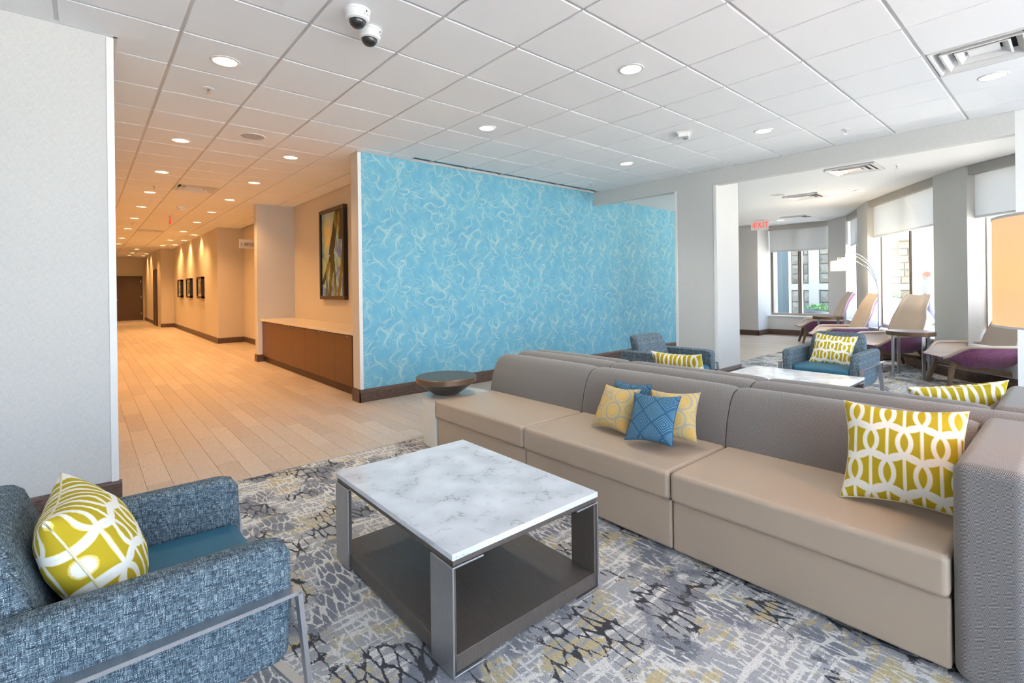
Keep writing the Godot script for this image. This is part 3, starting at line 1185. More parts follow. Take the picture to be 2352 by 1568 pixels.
	struct("wall_passage_side", bxs(10.8, 11.0, 0, CEIL2, -9.1, -6.02), M.wall, "side wall of the passage behind the accent wall", "wall")
	# bay
	var A := Vector2(14.4, -5.76)
	var B := Vector2(14.45, -4.28)
	var C := Vector2(13.85, -3.74)
	var D := Vector2(12.62, -3.19)
	var E := Vector2(11.68, -2.78)
	var F := Vector2(9.80, -1.49)
	var G := Vector2(9.28, -1.05)
	var H := Vector2(8.35, 0.19)
	bay_window(1, A, B, "two-pane window at the far end of the bay", "the far end window")
	bay_pier("wall_bay", B, C, "white pier beside the far end window")
	bay_window(2, C, D, "narrow-looking window behind the arc lamp shades", "the window behind the arc lamp")
	bay_pier("wall_bay", D, E, "beige pier behind the arc lamp")
	bay_window(3, E, F, "two-pane window behind the highest tan lounge chair", "the window with the passer-by")
	bay_pier("wall_bay", F, G, "broad pier between the two nearest bay windows")
	bay_window(4, G, H, "nearest bay window behind the orange lamp shade", "the nearest bay window")
	var P := PackedVector2Array([H, Vector2(7.1, 1.72)])
	bay_pier("wall_bay", P[0], P[1], "pier closing the bay next to the lobby wall")
	# bay ceiling
	var poly := PackedVector2Array([Vector2(7.11, -6.02), Vector2(10.8, -6.02), Vector2(10.8, -9.3), Vector2(14.1, -9.3), Vector2(14.1, -6.1), Vector2(14.85, -6.1), Vector2(14.85, -4.1), Vector2(14.1, -3.42), Vector2(12.78, -2.84), Vector2(11.86, -2.44), Vector2(10.02, -1.18), Vector2(9.55, -0.78), Vector2(8.62, 0.45), Vector2(7.3, 2.0), Vector2(7.11, 2.0)])
	s = Sh.new()
	s.prism(poly, Vector3.RIGHT, Vector3.BACK, Vector3.UP, CEIL2, CEIL2 + 0.3)
	struct("ceiling_bay", s, M.drywall, "smooth white ceiling of the glazed bay", "ceiling")
	# doors
	var d := thing("door_1", "dark brown door at the far end of the corridor", "door", Vector3(0, 0, -30.4), 0.0, "", "structure")
	obj("leaf", bxs(0.95, 2.1, 0.01, 2.1, 0.0, 0.04), M.door, d)
	obj("casing", bxs(2.1, 2.17, 0, 2.17, 0, 0.06), M.door_frame, d)
	obj("casing", bxs(0.88, 2.17, 2.1, 2.17, 0, 0.06), M.door_frame, d)
	var hs := Sh.new()
	hs.xf = Transform3D(Basis(Vector3.RIGHT, PI / 2), Vector3(1.08, 1.02, 0.04))
	hs.lathe([Vector2(0, 0), Vector2(0.035, 0), Vector2(0.035, 0.02), Vector2(0.012, 0.02), Vector2(0.012, 0.07), Vector2(0, 0.07)], 14)
	hs.xf = Transform3D()
	hs.bar(Vector3(1.07, 1.02, 0.105), Vector3(1.2, 1.02, 0.105), 0.02, 0.02)
	obj("lever", hs, M.chrome, d)
	obj("threshold", bxs(0.95, 2.1, 0.001, 0.012, 0.0, 0.08), M.trim_white, d)
	for y in [0.3, 1.1, 1.85]:
		obj("hinge", bxs(2.095, 2.115, y, y + 0.11, 0.035, 0.065), M.chrome, d)
	d = thing("door_2", "narrow dark doorway on the far corridor wall", "door", Vector3(2.26, 0, -24.9), 0.0, "", "structure")
	obj("leaf", bxs(-0.03, 0.0, 0.01, 2.25, -0.9, 0.0), M.door, d)
	obj("casing", bxs(-0.05, 0.0, 0, 2.32, 0.0, 0.08), M.door_frame, d)
	obj("casing", bxs(-0.05, 0.0, 0, 2.32, -0.98, -0.9), M.door_frame, d)
	obj("casing", bxs(-0.05, 0.0, 2.25, 2.32, -0.9, 0.0), M.door_frame, d)


# ---------------------------------------------------------------- ceiling fittings
var lamp_light_warm := Color(1.0, 0.75, 0.48)
var lamp_light_mild := Color(1.0, 0.97, 0.91)


func downlight(at: Vector3, label: String, warm: bool, e: float) -> void:
	var d := thing("downlight", label, "light", at, 0.0, "recessed ceiling downlights")
	var s := Sh.new()
	s.lathe([Vector2(0.078, -0.001), Vector2(0.08, -0.007), Vector2(0.098, -0.004), Vector2(0.1, 0.0)], 28, true)
	obj("trim_ring", s, M.white_plastic, d)
	s = Sh.new()
	s.lathe([Vector2(0.0, -0.0035), Vector2(0.079, -0.0035)], 28)
	obj("lens", s, M.lens_warm if warm else M.lens, d)
	spot(d, Vector3(0, -0.02, 0), lamp_light_warm if warm else lamp_light_mild, e, 62.0, 0.06, 0.9)


func sprinkler(at: Vector3, label: String) -> void:
	var d := thing("sprinkler", label, "sprinkler", at, 0.0, "ceiling sprinkler heads")
	var s := Sh.new()
	s.lathe([Vector2(0.015, -0.008), Vector2(0.04, -0.003), Vector2(0.042, 0.0)], 20)
	obj("escutcheon", s, M.white_plastic, d)
	s = Sh.new()
	s.lathe([Vector2(0.0, 0.0), Vector2(0.011, 0.0), Vector2(0.011, -0.02), Vector2(0.006, -0.024), Vector2(0.0, -0.024)], 12)
	s.bar(Vector3(0.011, -0.018, 0), Vector3(0.004, -0.045, 0), 0.004, 0.004, Vector3.BACK)
	s.bar(Vector3(-0.011, -0.018, 0), Vector3(-0.004, -0.045, 0), 0.004, 0.004, Vector3.BACK)
	obj("frame_arm", s, M.chrome, d)
	s = Sh.new()
	s.lathe([Vector2(0.0, -0.045), Vector2(0.017, -0.046), Vector2(0.017, -0.049), Vector2(0, -0.049)], 14)
	obj("deflector", s, M.chrome, d)


func speaker(at: Vector3, label: String) -> void:
	var d := thing("ceiling_speaker", label, "speaker", at, 0.0, "round ceiling speakers")
	var s := Sh.new()
	s.lathe([Vector2(0.115, -0.002), Vector2(0.118, -0.008), Vector2(0.13, -0.006), Vector2(0.133, 0.0)], 32, true)
	obj("rim", s, M.white_plastic, d)
	s = Sh.new()
	s.lathe([Vector2(0.0, -0.008), Vector2(0.06, -0.0075), Vector2(0.117, -0.005)], 32, true)
	obj("grille", s, M.speaker, d)


func detector(at: Vector3, label: String, turn: float) -> void:
	var d := thing("smoke_detector", label, "detector", at, turn, "white ceiling detectors")
	obj("body", rb(Vector3(0, -0.024, 0), Vector3(0.13, 0.048, 0.13), 0.014, 2), M.white_plastic, d)
	obj("strobe_lens", rb(Vector3(0.0, -0.05, 0.02), Vector3(0.085, 0.024, 0.05), 0.008, 2), M.chrome, d)
	obj("back_plate", rb(Vector3(0, -0.004, 0), Vector3(0.17, 0.008, 0.15), 0.003, 1), M.white_plastic, d)


func vent(at: Vector3, label: String, deep: float, size := 0.58) -> void:
	var d := thing("air_vent", label, "vent", at, 0.0, "stepped square ceiling vents")
	d.scale.y = deep
	var h := size * 0.5
	var b := Sh.new()
	b.bx(-h, h, 0.075, 0.085, -h, h)
	obj("backing", b, M.vent_dark, d)
	var f := Sh.new()
	for k in [[h, h - 0.02, 0.0, 0.0]]:
		ring_slope(f, k[0], k[1], k[2], k[3])
	ring_slope(f, h - 0.02, h - 0.06, 0.0, 0.05)
	for k in 4:
		f.xf = Transform3D(Basis(Vector3.UP, k * PI / 2), Vector3.ZERO)
		f.bx(-h, -h + 0.004, 0.0, 0.085, -h, h)
	f.xf = Transform3D()
	obj("rim", f, M.vent_white, d)
	for k in [0.78, 0.52]:
		var c := Sh.new()
		ring_slope(c, h * k, h * k - 0.014, -0.004 + (0.78 - k) * 0.04, -0.006 + (0.78 - k) * 0.04)
		ring_slope(c, h * k - 0.014, h * k - 0.055, -0.006 + (0.78 - k) * 0.04, 0.05)
		ring_slope(c, h * k, h * k - 0.035, -0.004 + (0.78 - k) * 0.04, 0.052)
		obj("cone", c, M.vent_white, d)
	var p := Sh.new()
	p.bx(-h * 0.3, h * 0.3, 0.03, 0.036, -h * 0.3, h * 0.3)
	obj("centre_plate", p, M.vent_white, d)


func ring_slope(s: Sh, r0: float, r1: float, y0: float, y1: float) -> void:
	for k in 4:
		var b := Basis(Vector3.UP, k * PI / 2)
		var n := b * Vector3(y1 - y0 if y1 != y0 else 0.0, -(r0 - r1), 0).normalized()
		s.quad(b * Vector3(-r0, y0, -r0), b * Vector3(-r0, y0, r0), b * Vector3(-r1, y1, r1), b * Vector3(-r1, y1, -r1), n if n.length() > 0.1 else Vector3.DOWN)


func dome_camera(at: Vector3, label: String, turn: float) -> void:
	var d := thing("dome_camera", label, "camera", at, turn, "white dome security cameras")
	var s := Sh.new()
	s.lathe([Vector2(0.078, 0.0), Vector2(0.078, -0.012), Vector2(0.073, -0.014), Vector2(0.07, -0.05), Vector2(0.066, -0.058), Vector2(0.052, -0.064), Vector2(0.05, -0.06)], 32)
	obj("housing", s, M.white_plastic, d)
	s = Sh.new()
	var prof := []
	for i in 9:
		var t := PI * 0.5 * i / 8.0
		prof.append(Vector2(0.0505 * sin(t), -0.06 - 0.047 * cos(t)))
	s.lathe(prof, 28, true)
	obj("bubble", s, M.smoked, d)
	s = Sh.new()
	s.box(Vector3(0.0, -0.02, 0.0735), Vector3(0.008, 0.008, 0.003))
	obj("screw_recess", s, M.vent_dark, d)
	s = Sh.new()
	for k in [[-0.012, -0.036, 0.009, 0.012], [0.012, -0.034, 0.02, 0.003], [0.012, -0.04, 0.02, 0.003]]:
		s.xf = Transform3D(Basis(Vector3.UP, atan2(k[0], 0.0725)), Vector3.ZERO)
		s.box(Vector3(0, k[1], 0.072), Vector3(k[2], k[3], 0.0012))
	s.xf = Transform3D()
	obj("printed_mark", s, M.speaker, d)


func text_mesh(t: String, size: float, depth: float, m: Material) -> TextMesh:
	var f := SystemFont.new()
	f.font_names = PackedStringArray(["Droid Sans"])
	var x := TextMesh.new()
	x.text = t
	x.font = f
	x.font_size = 64
	x.pixel_size = size / 46.0
	x.depth = depth
	x.material = m
	return x


func exit_sign(at: Vector3, turn: float, label: String, w := 0.34, h := 0.2) -> void:
	var d := thing("exit_sign", label, "sign", at, turn, "exit signs")
	obj("panel", rb(Vector3(0, -h / 2 - 0.025, 0), Vector3(w, h, 0.03), 0.004, 1), M.exit_plate, d)
	obj("canopy", rb(Vector3(0, -0.013, 0), Vector3(w * 0.5, 0.026, 0.05), 0.004, 1), M.exit_plate, d)
	for sd in [0.0, PI]:
		var t := obj("letters", text_mesh("EXIT", h * 0.54, 0.004, M.exit_red), M.exit_red, d)
		t.position = Vector3(0.03, -h / 2 - 0.025, 0.0165).rotated(Vector3.UP, sd)
		t.rotation.y = sd
		var c := Sh.new()
		c.xf = Transform3D(Basis(Vector3.UP, sd), Vector3(0, -h / 2 - 0.025, 0))
		c.bar(Vector3(-w * 0.34, 0.03, 0.017), Vector3(-w * 0.42, 0.0, 0.017), 0.01, 0.004, Vector3.BACK)
		c.bar(Vector3(-w * 0.42, 0.0, 0.017), Vector3(-w * 0.34, -0.03, 0.017), 0.01, 0.004, Vector3.BACK)
		obj("arrow", c, M.exit_red, d)


func cell(i: float, j: float) -> Vector3:
	return Vector3(1.104 + i * T, CEIL, -1.9917 - j * T)


func build_ceiling_fittings() -> void:
	# lobby
	downlight(cell(-0.5, 3.5), "large glowing downlight nearest the two dome cameras, above the corridor mouth", false, 1.0)
	downlight(cell(3.5, 3.5), "downlight in the ceiling above the blue wall's near half", false, 1.0)
	downlight(cell(3.5, 0.5), "large downlight high over the middle of the sofa", false, 1.0)
	downlight(cell(7.5, 0.5), "downlight between the detector box and the header sprinkler", false, 1.0)
	downlight(cell(7.5, 3.5), "small lobby downlight nearest the far corner of the blue wall", false, 1.0)
	downlight(cell(7.5, -2.5), "downlight right below the big ceiling vent", false, 1.0)
	# corridor, two rows then a single middle row
	var ord_ := ["first", "second", "third", "fourth", "fifth", "sixth", "seventh", "eighth"]
	var zl := [-6.6, -8.5, -10.35, -12.2, -14.2, -16.6, -19.6, -22.0]
	for k in 8:
		downlight(Vector3(0.83 + k * 0.012, CEIL, zl[k]), "%s corridor downlight of the row by the near left wall" % ord_[k], true, [1.1, 1.6, 2.1, 2.3, 2.3, 2.3, 2.3, 2.3][k])
		downlight(Vector3(2.0 + k * 0.025, CEIL, zl[k]), "%s corridor downlight of the row nearer the cabinet" % ord_[k], true, [1.1, 1.6, 2.1, 2.3, 2.3, 2.3, 2.3, 2.3][k])
	for k in 3:
		downlight(Vector3(1.58, CEIL, [-24.4, -26.8, -28.6][k]), "%s of the middle downlights before the corridor end door" % ord_[k], true, 1.8)
	# wall washers above the small pictures
	for k in 3:
		var z: float = [-21.5, -19.45, -17.4][k]
		downlight(Vector3(2.5, CEIL, z), "%s small washer over the corridor pictures, counted from the end door" % ord_[k], true, 1.6)
	for k in 2:
		downlight(Vector3(2.1, CEIL, [-28.8, -27.2][k]), "%s washer beside the far corridor doorway, counted from the end" % ord_[k], true, 1.3)
	# bay
	downlight(Vector3(10.26, CEIL2, -2.56), "small bay downlight above the lounge chairs", false, 1.0)
	downlight(Vector3(13.3, CEIL2, -5.0), "small bay downlight next to the red exit sign", false, 1.0)
	sprinkler(cell(-0.5, 4.55), "sprinkler head just past the first corridor downlight")
	sprinkler(cell(8.5, 5.4), "tiny sprinkler head in the corner over the blue wall")
	sprinkler(cell(8.6, -0.48), "sprinkler head close to the header beam")
	sprinkler(Vector3(0.858, CEIL, -9.7), "sprinkler head between corridor downlights opposite the vent")
	sprinkler(Vector3(0.9, CEIL, -15.2), "farthest sprinkler head down the corridor")
	sprinkler(Vector3(8.42, CEIL2, -1.66), "sprinkler head in the smooth bay ceiling")
	speaker(cell(0.5, 6.5), "round grey speaker in the ceiling over the corridor mouth")
	speaker(Vector3(9.48, CEIL2, -3.6), "round speaker in the smooth bay ceiling")
	detector(cell(6.5, 1.5), "white box detector with clear lens over the sofa back", 0.5)
	detector(Vector3(1.48, CEIL, -11.8), "white box detector hanging in the corridor before the exit sign", 0.0)
	dome_camera(cell(0.27, 1.45), "dome camera nearest the top of the view", 0.4)
	dome_camera(cell(0.52, 1.72), "dome camera just below its twin on the grid bar", 0.7)
	vent(cell(6.5, -2.5), "large white stepped vent over the right side of the lobby", 1.0)
	vent(cell(0.5, 12.5), "stepped vent in the corridor ceiling across from the painting", 1.0)
	vent(cell(0.5, 24.5), "thin-looking vent farther down the corridor past the exit sign", 1.0)
	vent(cell(0.5, 44.5), "farthest vent, right before the corridor end door", 1.0)
	vent(Vector3(8.23, CEIL2 - 0.026, -2.1), "largest vent in the bay ceiling, beside the header beam", 0.3)
	vent(Vector3(10.06, CEIL2 - 0.026, -3.35), "middle vent in the bay ceiling near the round speaker", 0.3)
	vent(Vector3(13.0, CEIL2 - 0.026, -4.5), "thin-looking farthest vent in the bay ceiling", 0.3)
	exit_sign(Vector3(1.48, CEIL, -13.4), PI / 2, "small exit sign seen edge-on in the corridor")
	exit_sign(Vector3(12.75, CEIL2, -5.28), -PI / 2 + 0.3, "red EXIT sign with arrow hanging in the bay", 0.4, 0.24)
	# restroom sign
	var d := thing("restroom_sign", "white hanging sign with the lettering RESTR visible behind the pier", "sign", Vector3(2.83, 2.41, -12.0))
	obj("plate", rb(Vector3.ZERO, Vector3(0.57, 0.195, 0.012), 0.003, 1), M.sign_plate, d)
	var t := obj("letters", text_mesh("RESTROOMS", 0.062, 0.003, M.sign_text), M.sign_text, d)
	t.position = Vector3(0.06, -0.01, 0.0075)
	var c := Sh.new()
	c.bar(Vector3(-0.245, 0.02, 0.008), Vector3(-0.225, -0.01, 0.008), 0.006, 0.003, Vector3.BACK)
	c.bar(Vector3(-0.225, -0.01, 0.008), Vector3(-0.245, -0.04, 0.008), 0.006, 0.003, Vector3.BACK)
	obj("arrow", c, M.sign_text, d)
	obj("bracket", bxs(0.285, 0.47, -0.05, 0.05, -0.01, 0.01), M.sign_plate, d)


# ---------------------------------------------------------------- soft shapes
# skin over closed rings of points, with flat ends
func loft(s: Sh, rings: Array, caps := true) -> void:
	var cen := Vector3.ZERO
	var cs := []
	for r in rings:
		var c := Vector3.ZERO
		for p in r:
			c += p
		c /= r.size()
		cs.append(c)
	var nr := rings.size()
	var np: int = rings[0].size()
	var nn := []
	for i in nr:
		var row := []
		for j in np:
			var du: Vector3 = rings[mini(i + 1, nr - 1)][j] - rings[maxi(i - 1, 0)][j]
			var dv: Vector3 = rings[i][(j + 1) % np] - rings[i][(j - 1 + np) % np]
			var k := du.cross(dv).normalized()
			row.append(k)
		nn.append(row)
	var vote := 0.0
	for i in nr:
		for j in np:
			vote += nn[i][j].dot(rings[i][j] - cs[i])
	var f := 1.0 if vote > 0.0 else -1.0
	for i in nr - 1:
		for j in np:
			var l := (j + 1) % np
			s.tri(rings[i][j], rings[i + 1][j], rings[i + 1][l], nn[i][j] * f, nn[i + 1][j] * f, nn[i + 1][l] * f)
			s.tri(rings[i][j], rings[i + 1][l], rings[i][l], nn[i][j] * f, nn[i + 1][l] * f, nn[i][l] * f)
	if caps:
		for e in [0, nr - 1]:
			var d: Vector3 = (cs[0] - cs[1]).normalized() if e == 0 else (cs[nr - 1] - cs[nr - 2]).normalized()
			for j in np:
				s.tri(cs[e], rings[e][j], rings[e][(j + 1) % np], d, d, d)


# profile in x, y drawn out along z from z0 to z1, drawn in a little at both ends like a stuffed cushion
func roll(prof: Array, z0: float, z1: float, pinch := 0.03) -> Sh:
	var s := Sh.new()
	var c := Vector2.ZERO
	for p in prof:
		c += p
	c /= prof.size()
	c.y *= 0.6
	var st := [[0.0, 1.0 - pinch * 1.0], [0.008, 1.0 - pinch * 0.62], [0.025, 1.0 - pinch * 0.34], [0.06, 1.0 - pinch * 0.14], [0.12, 1.0 - pinch * 0.03]]
	var all := []
	var l := z1 - z0
	for k in st:
		all.append([z0 + k[0], k[1]])
	for k in 6:
		all.append([lerpf(z0 + 0.18, z1 - 0.18, k / 5.0), 1.0 + 0.004 * sin(PI * k / 5.0)])
	for k in range(st.size() - 1, -1, -1):
		all.append([z1 - st[k][0], st[k][1]])
	var rings := []
	for a in all:
		var r := []
		for p in prof:
			var q: Vector2 = c + (p - c) * Vector2(lerpf(1.0, a[1], 0.5), a[1])
			r.append(Vector3(q.x, q.y, a[0]))
		rings.append(r)
	loft(s, rings)
	return s


# stuffed square cushion with ears at the corners; front faces +z, print runs over each side
func pillow_mesh(w: float, h: float, t: float, seed_: int) -> ArrayMesh:
	var s := Sh.new()
	var n := 22
	var r := RandomNumberGenerator.new()
	r.seed = seed_
	var ph := [r.randf() * TAU, r.randf() * TAU, r.randf() * TAU]
	for side in [1.0, -1.0]:
		var g := []
		for i in n + 1:
			var row := []
			var u := sin(PI * 0.5 * (2.0 * i / n - 1.0))
			for j in n + 1:
				var v := sin(PI * 0.5 * (2.0 * j / n - 1.0))
				var x := u * w * 0.5 * (1.0 - 0.12 * (1.0 - v * v) * absf(u))
				var y := v * h * 0.5 * (1.0 - 0.12 * (1.0 - u * u) * absf(v))
				var k := pow(maxf((1.0 - u * u) * (1.0 - v * v), 0.0), 0.46)
				var wr := 1.0 + 0.05 * sin(5.0 * u + ph[0]) * sin(4.0 * v + ph[1]) + 0.03 * sin(11.0 * (u + v) + ph[2]) * maxf(absf(u), absf(v))
				row.append(Vector3(x, y, side * (t * 0.5 * k * wr + 0.002)))
			g.append(row)
		var nn := []
		for i in n + 1:
			var row := []
			for j in n + 1:
				var du: Vector3 = g[mini(i + 1, n)][j] - g[maxi(i - 1, 0)][j]
				var dv: Vector3 = g[i][mini(j + 1, n)] - g[i][maxi(j - 1, 0)]
				row.append(du.cross(dv).normalized() * side)
			nn.append(row)
		for i in n:
			for j in n:
				var uvs := []
				for q in [[i, j], [i + 1, j], [i + 1, j + 1], [i, j + 1]]:
					var a: Vector3 = g[q[0]][q[1]]
					uvs.append(Vector2(a.x / w + 0.5, 0.5 - a.y / h))
				s.tri(g[i][j], g[i + 1][j], g[i + 1][j + 1], nn[i][j], nn[i + 1][j], nn[i + 1][j + 1], uvs[0], uvs[1], uvs[2])
				s.tri(g[i][j], g[i + 1][j + 1], g[i][j + 1], nn[i][j], nn[i + 1][j + 1], nn[i][j + 1], uvs[0], uvs[2], uvs[3])
	return s.mesh()


func cushion(label: String, print_: String, size: Vector3, at: Vector3, yaw: float, tilt: float, spin: float, group: String, seed_: int) -> Node3D:
	var d := thing("throw_pillow", label, "pillow", at, 0.0, group)
	d.basis = Basis(Vector3.UP, yaw) * Basis(Vector3.RIGHT, -tilt) * Basis(Vector3.BACK, spin)
	obj("cover", pillow_mesh(size.x, size.y, size.z, seed_), M[print_], d)
	# seam cord round the edge
	var path := []
	for k in 4:
		for i in 10:
			var a: float = -1.0 + 2.0 * i / 10.0
			var u: float = [a, 1.0, -a, -1.0][k]
			var v: float = [-1.0, a, 1.0, -a][k]
			path.append(Vector3(u * size.x * 0.5 * (1.0 - 0.12 * (1.0 - v * v) * absf(u)), v * size.y * 0.5 * (1.0 - 0.12 * (1.0 - u * u) * absf(v)), 0))
	path.append(path[0])
	var s := Sh.new()
	s.tube(path, 0.0035, 5)
	obj("seam", s, M[print_], d)
	return d


# ---------------------------------------------------------------- seating
func near_back(x: float, sg: float) -> Array:
	# section of the tall back, front face towards -x when sg is 1
	var p := [[0.0, 0.06], [0.0, 0.36], [0.006, 0.46], [0.03, 0.58], [0.065, 0.67], [0.098, 0.722], [0.13, 0.746], [0.17, 0.757], [0.215, 0.756], [0.25, 0.745], [0.28, 0.72], [0.3, 0.68], [0.308, 0.6], [0.31, 0.3], [0.31, 0.06]]
	var r := []
	for k in p:
		r.append(Vector2(x + k[0] * sg, k[1]))
	return r


func seat_crown(o: Vector3, h: Vector3) -> Vector3:
	if o.y > 0.0:
		var a := 1.0 - pow(absf(o.x / h.x), 3.0)
		var b := 1.0 - pow(absf(o.z / h.z), 6.0)
		o.y += 0.012 * a * b
	return o


func build_sofas() -> void:
	var zs := [-3.66, -2.53, -1.405, -0.31]
	var d := thing("sofa", "long taupe sofa with grey woven back and arm, facing the marble table", "sofa", Vector3.ZERO)
	for k in 3:
		var z0: float = zs[k] + 0.003
		var z1: float = zs[k + 1] - 0.003
		var zc := (z0 + z1) * 0.5
		obj("base", rb(Vector3(2.585, 0.148, zc), Vector3(0.6, 0.256, z1 - z0), 0.014, 2), M.vinyl, d)
		obj("seat", rb(Vector3(2.575, 0.353, zc), Vector3(0.632, 0.152, z1 - z0), 0.024, 3, 5, seat_crown), M.vinyl, d)
		obj("backrest", roll(near_back(2.868, 1.0), z0, z1, 0.04), M.chevron, d)
	for k in [[2.34, -3.55], [2.34, -0.5], [3.1, -3.55], [3.1, -0.5], [2.34, -2.0], [3.1, -2.0]]:
		obj("foot", bxs(k[0] - 0.03, k[0] + 0.03, 0.004, 0.06, k[1] - 0.03, k[1] + 0.03), M.black, d)
	obj("arm", rb(Vector3(2.725, 0.385, -0.207), Vector3(0.915, 0.758, 0.2), 0.045, 4, 2), M.chevron, d)
	# twin behind it, back to back
	var f := thing("sofa", "second grey woven sofa set back to back behind the first", "sofa", Vector3.ZERO)
	for k in 3:
		var z0: float = zs[k] + 0.003
		var z1: float = zs[k + 1] - 0.003
		var zc := (z0 + z1) * 0.5
		var big := []
		for q in [[3.19, 0.06], [3.19, 0.60], [3.195, 0.68], [3.205, 0.72], [3.225, 0.748], [3.255, 0.763], [3.295, 0.768], [3.335, 0.764], [3.365, 0.752], [3.39, 0.73], [3.405, 0.69], [3.41, 0.6], [3.41, 0.06]]:
			big.append(Vector2(q[0], q[1]))
		obj("back_shell", roll(big, z0, z1 + (0.3 if k == 2 else 0.0), 0.04), M.chevron, f)
		var pad := []
		for q in [[3.415, 0.3], [3.415, 0.66], [3.425, 0.715], [3.445, 0.745], [3.475, 0.758], [3.51, 0.757], [3.54, 0.742], [3.565, 0.71], [3.6, 0.62], [3.64, 0.48], [3.65, 0.3]]:
			pad.append(Vector2(q[0], q[1]))
		obj("backrest", roll(pad, z0, z1, 0.05), M.chevron, f)
		obj("base", rb(Vector3(3.89, 0.148, zc), Vector3(0.6, 0.256, z1 - z0), 0.014, 2), M.vinyl, f)
		obj("seat", rb(Vector3(3.9, 0.353, zc), Vector3(0.632, 0.152, z1 - z0), 0.042, 4, 5, seat_crown), M.vinyl, f)
	for k in [[4.1, -3.55], [4.1, -0.5], [3.3, -3.55], [3.3, -0.5]]:
		obj("foot", bxs(k[0] - 0.03, k[0] + 0.03, 0.004, 0.06, k[1] - 0.03, k[1] + 0.03), M.black, f)
	obj("arm", rb(Vector3(3.83, 0.385, -0.15), Vector3(0.79, 0.758, 0.31), 0.045, 4, 2), M.chevron, f)


func build_pillows() -> void:
	var g := "patterned throw pillows"
	var w := -PI / 2
	cushion("large mustard pillow with white rings in the near sofa corner by the arm", "rings", Vector3(0.44, 0.44, 0.17), Vector3(2.655, 0.645, -0.515), w + 0.1, 0.5, 0.04, g, 1)
	cushion("small tan pillow with grey circles, left one of the sofa cluster", "circles", Vector3(0.3, 0.3, 0.12), Vector3(2.64, 0.585, -2.03), w - 0.12, 0.55, 0.05, g, 2)
	cushion("small blue pillow with fine star lines in front of the sofa cluster", "star", Vector3(0.3, 0.3, 0.12), Vector3(2.545, 0.6, -1.685), w + 0.1, 0.55, 0.06, g, 3)
	cushion("small tan pillow with grey circles, half hidden behind the blue star pillow", "circles", Vector3(0.3, 0.3, 0.12), Vector3(2.695, 0.6, -1.64), w + 0.22, 0.5, 0.06, g, 4)
	cushion("small blue pillow lying against the sofa back behind the tan one", "star", Vector3(0.3, 0.28, 0.1), Vector3(2.83, 0.585, -2.05), w, 0.3, 0.03, g, 5)
	cushion("mustard ring pillow peeping over the far sofa back near the grey armchair", "rings", Vector3(0.47, 0.44, 0.16), Vector3(3.79, 0.63, -2.22), PI / 2, 0.42, -0.03, g, 6)
	cushion("mustard ring pillow slumped in the far sofa corner by its arm", "rings", Vector3(0.46, 0.44, 0.18), Vector3(3.86, 0.605, -0.49), PI / 2 + 0.5, 0.4, -0.16, g, 7)
	cushion("mustard ring pillow standing in the grey armchair by the bay", "rings", Vector3(0.46, 0.4, 0.15), Vector3(6.79, 0.585, -1.98), w, 0.42, -0.06, g, 8)
	var p := cushion("plump mustard ring pillow in the near armchair, with a white sewn tag", "rings", Vector3(0.45, 0.42, 0.22), Vector3(0.015, 0.595, -2.03), PI / 2 - 0.05, 0.45, 0.0, g, 9)
	obj("sewn_tag", rb(Vector3(0.11, -0.215, 0.03), Vector3(0.035, 0.045, 0.003), 0.001, 1), M.label_white, p)


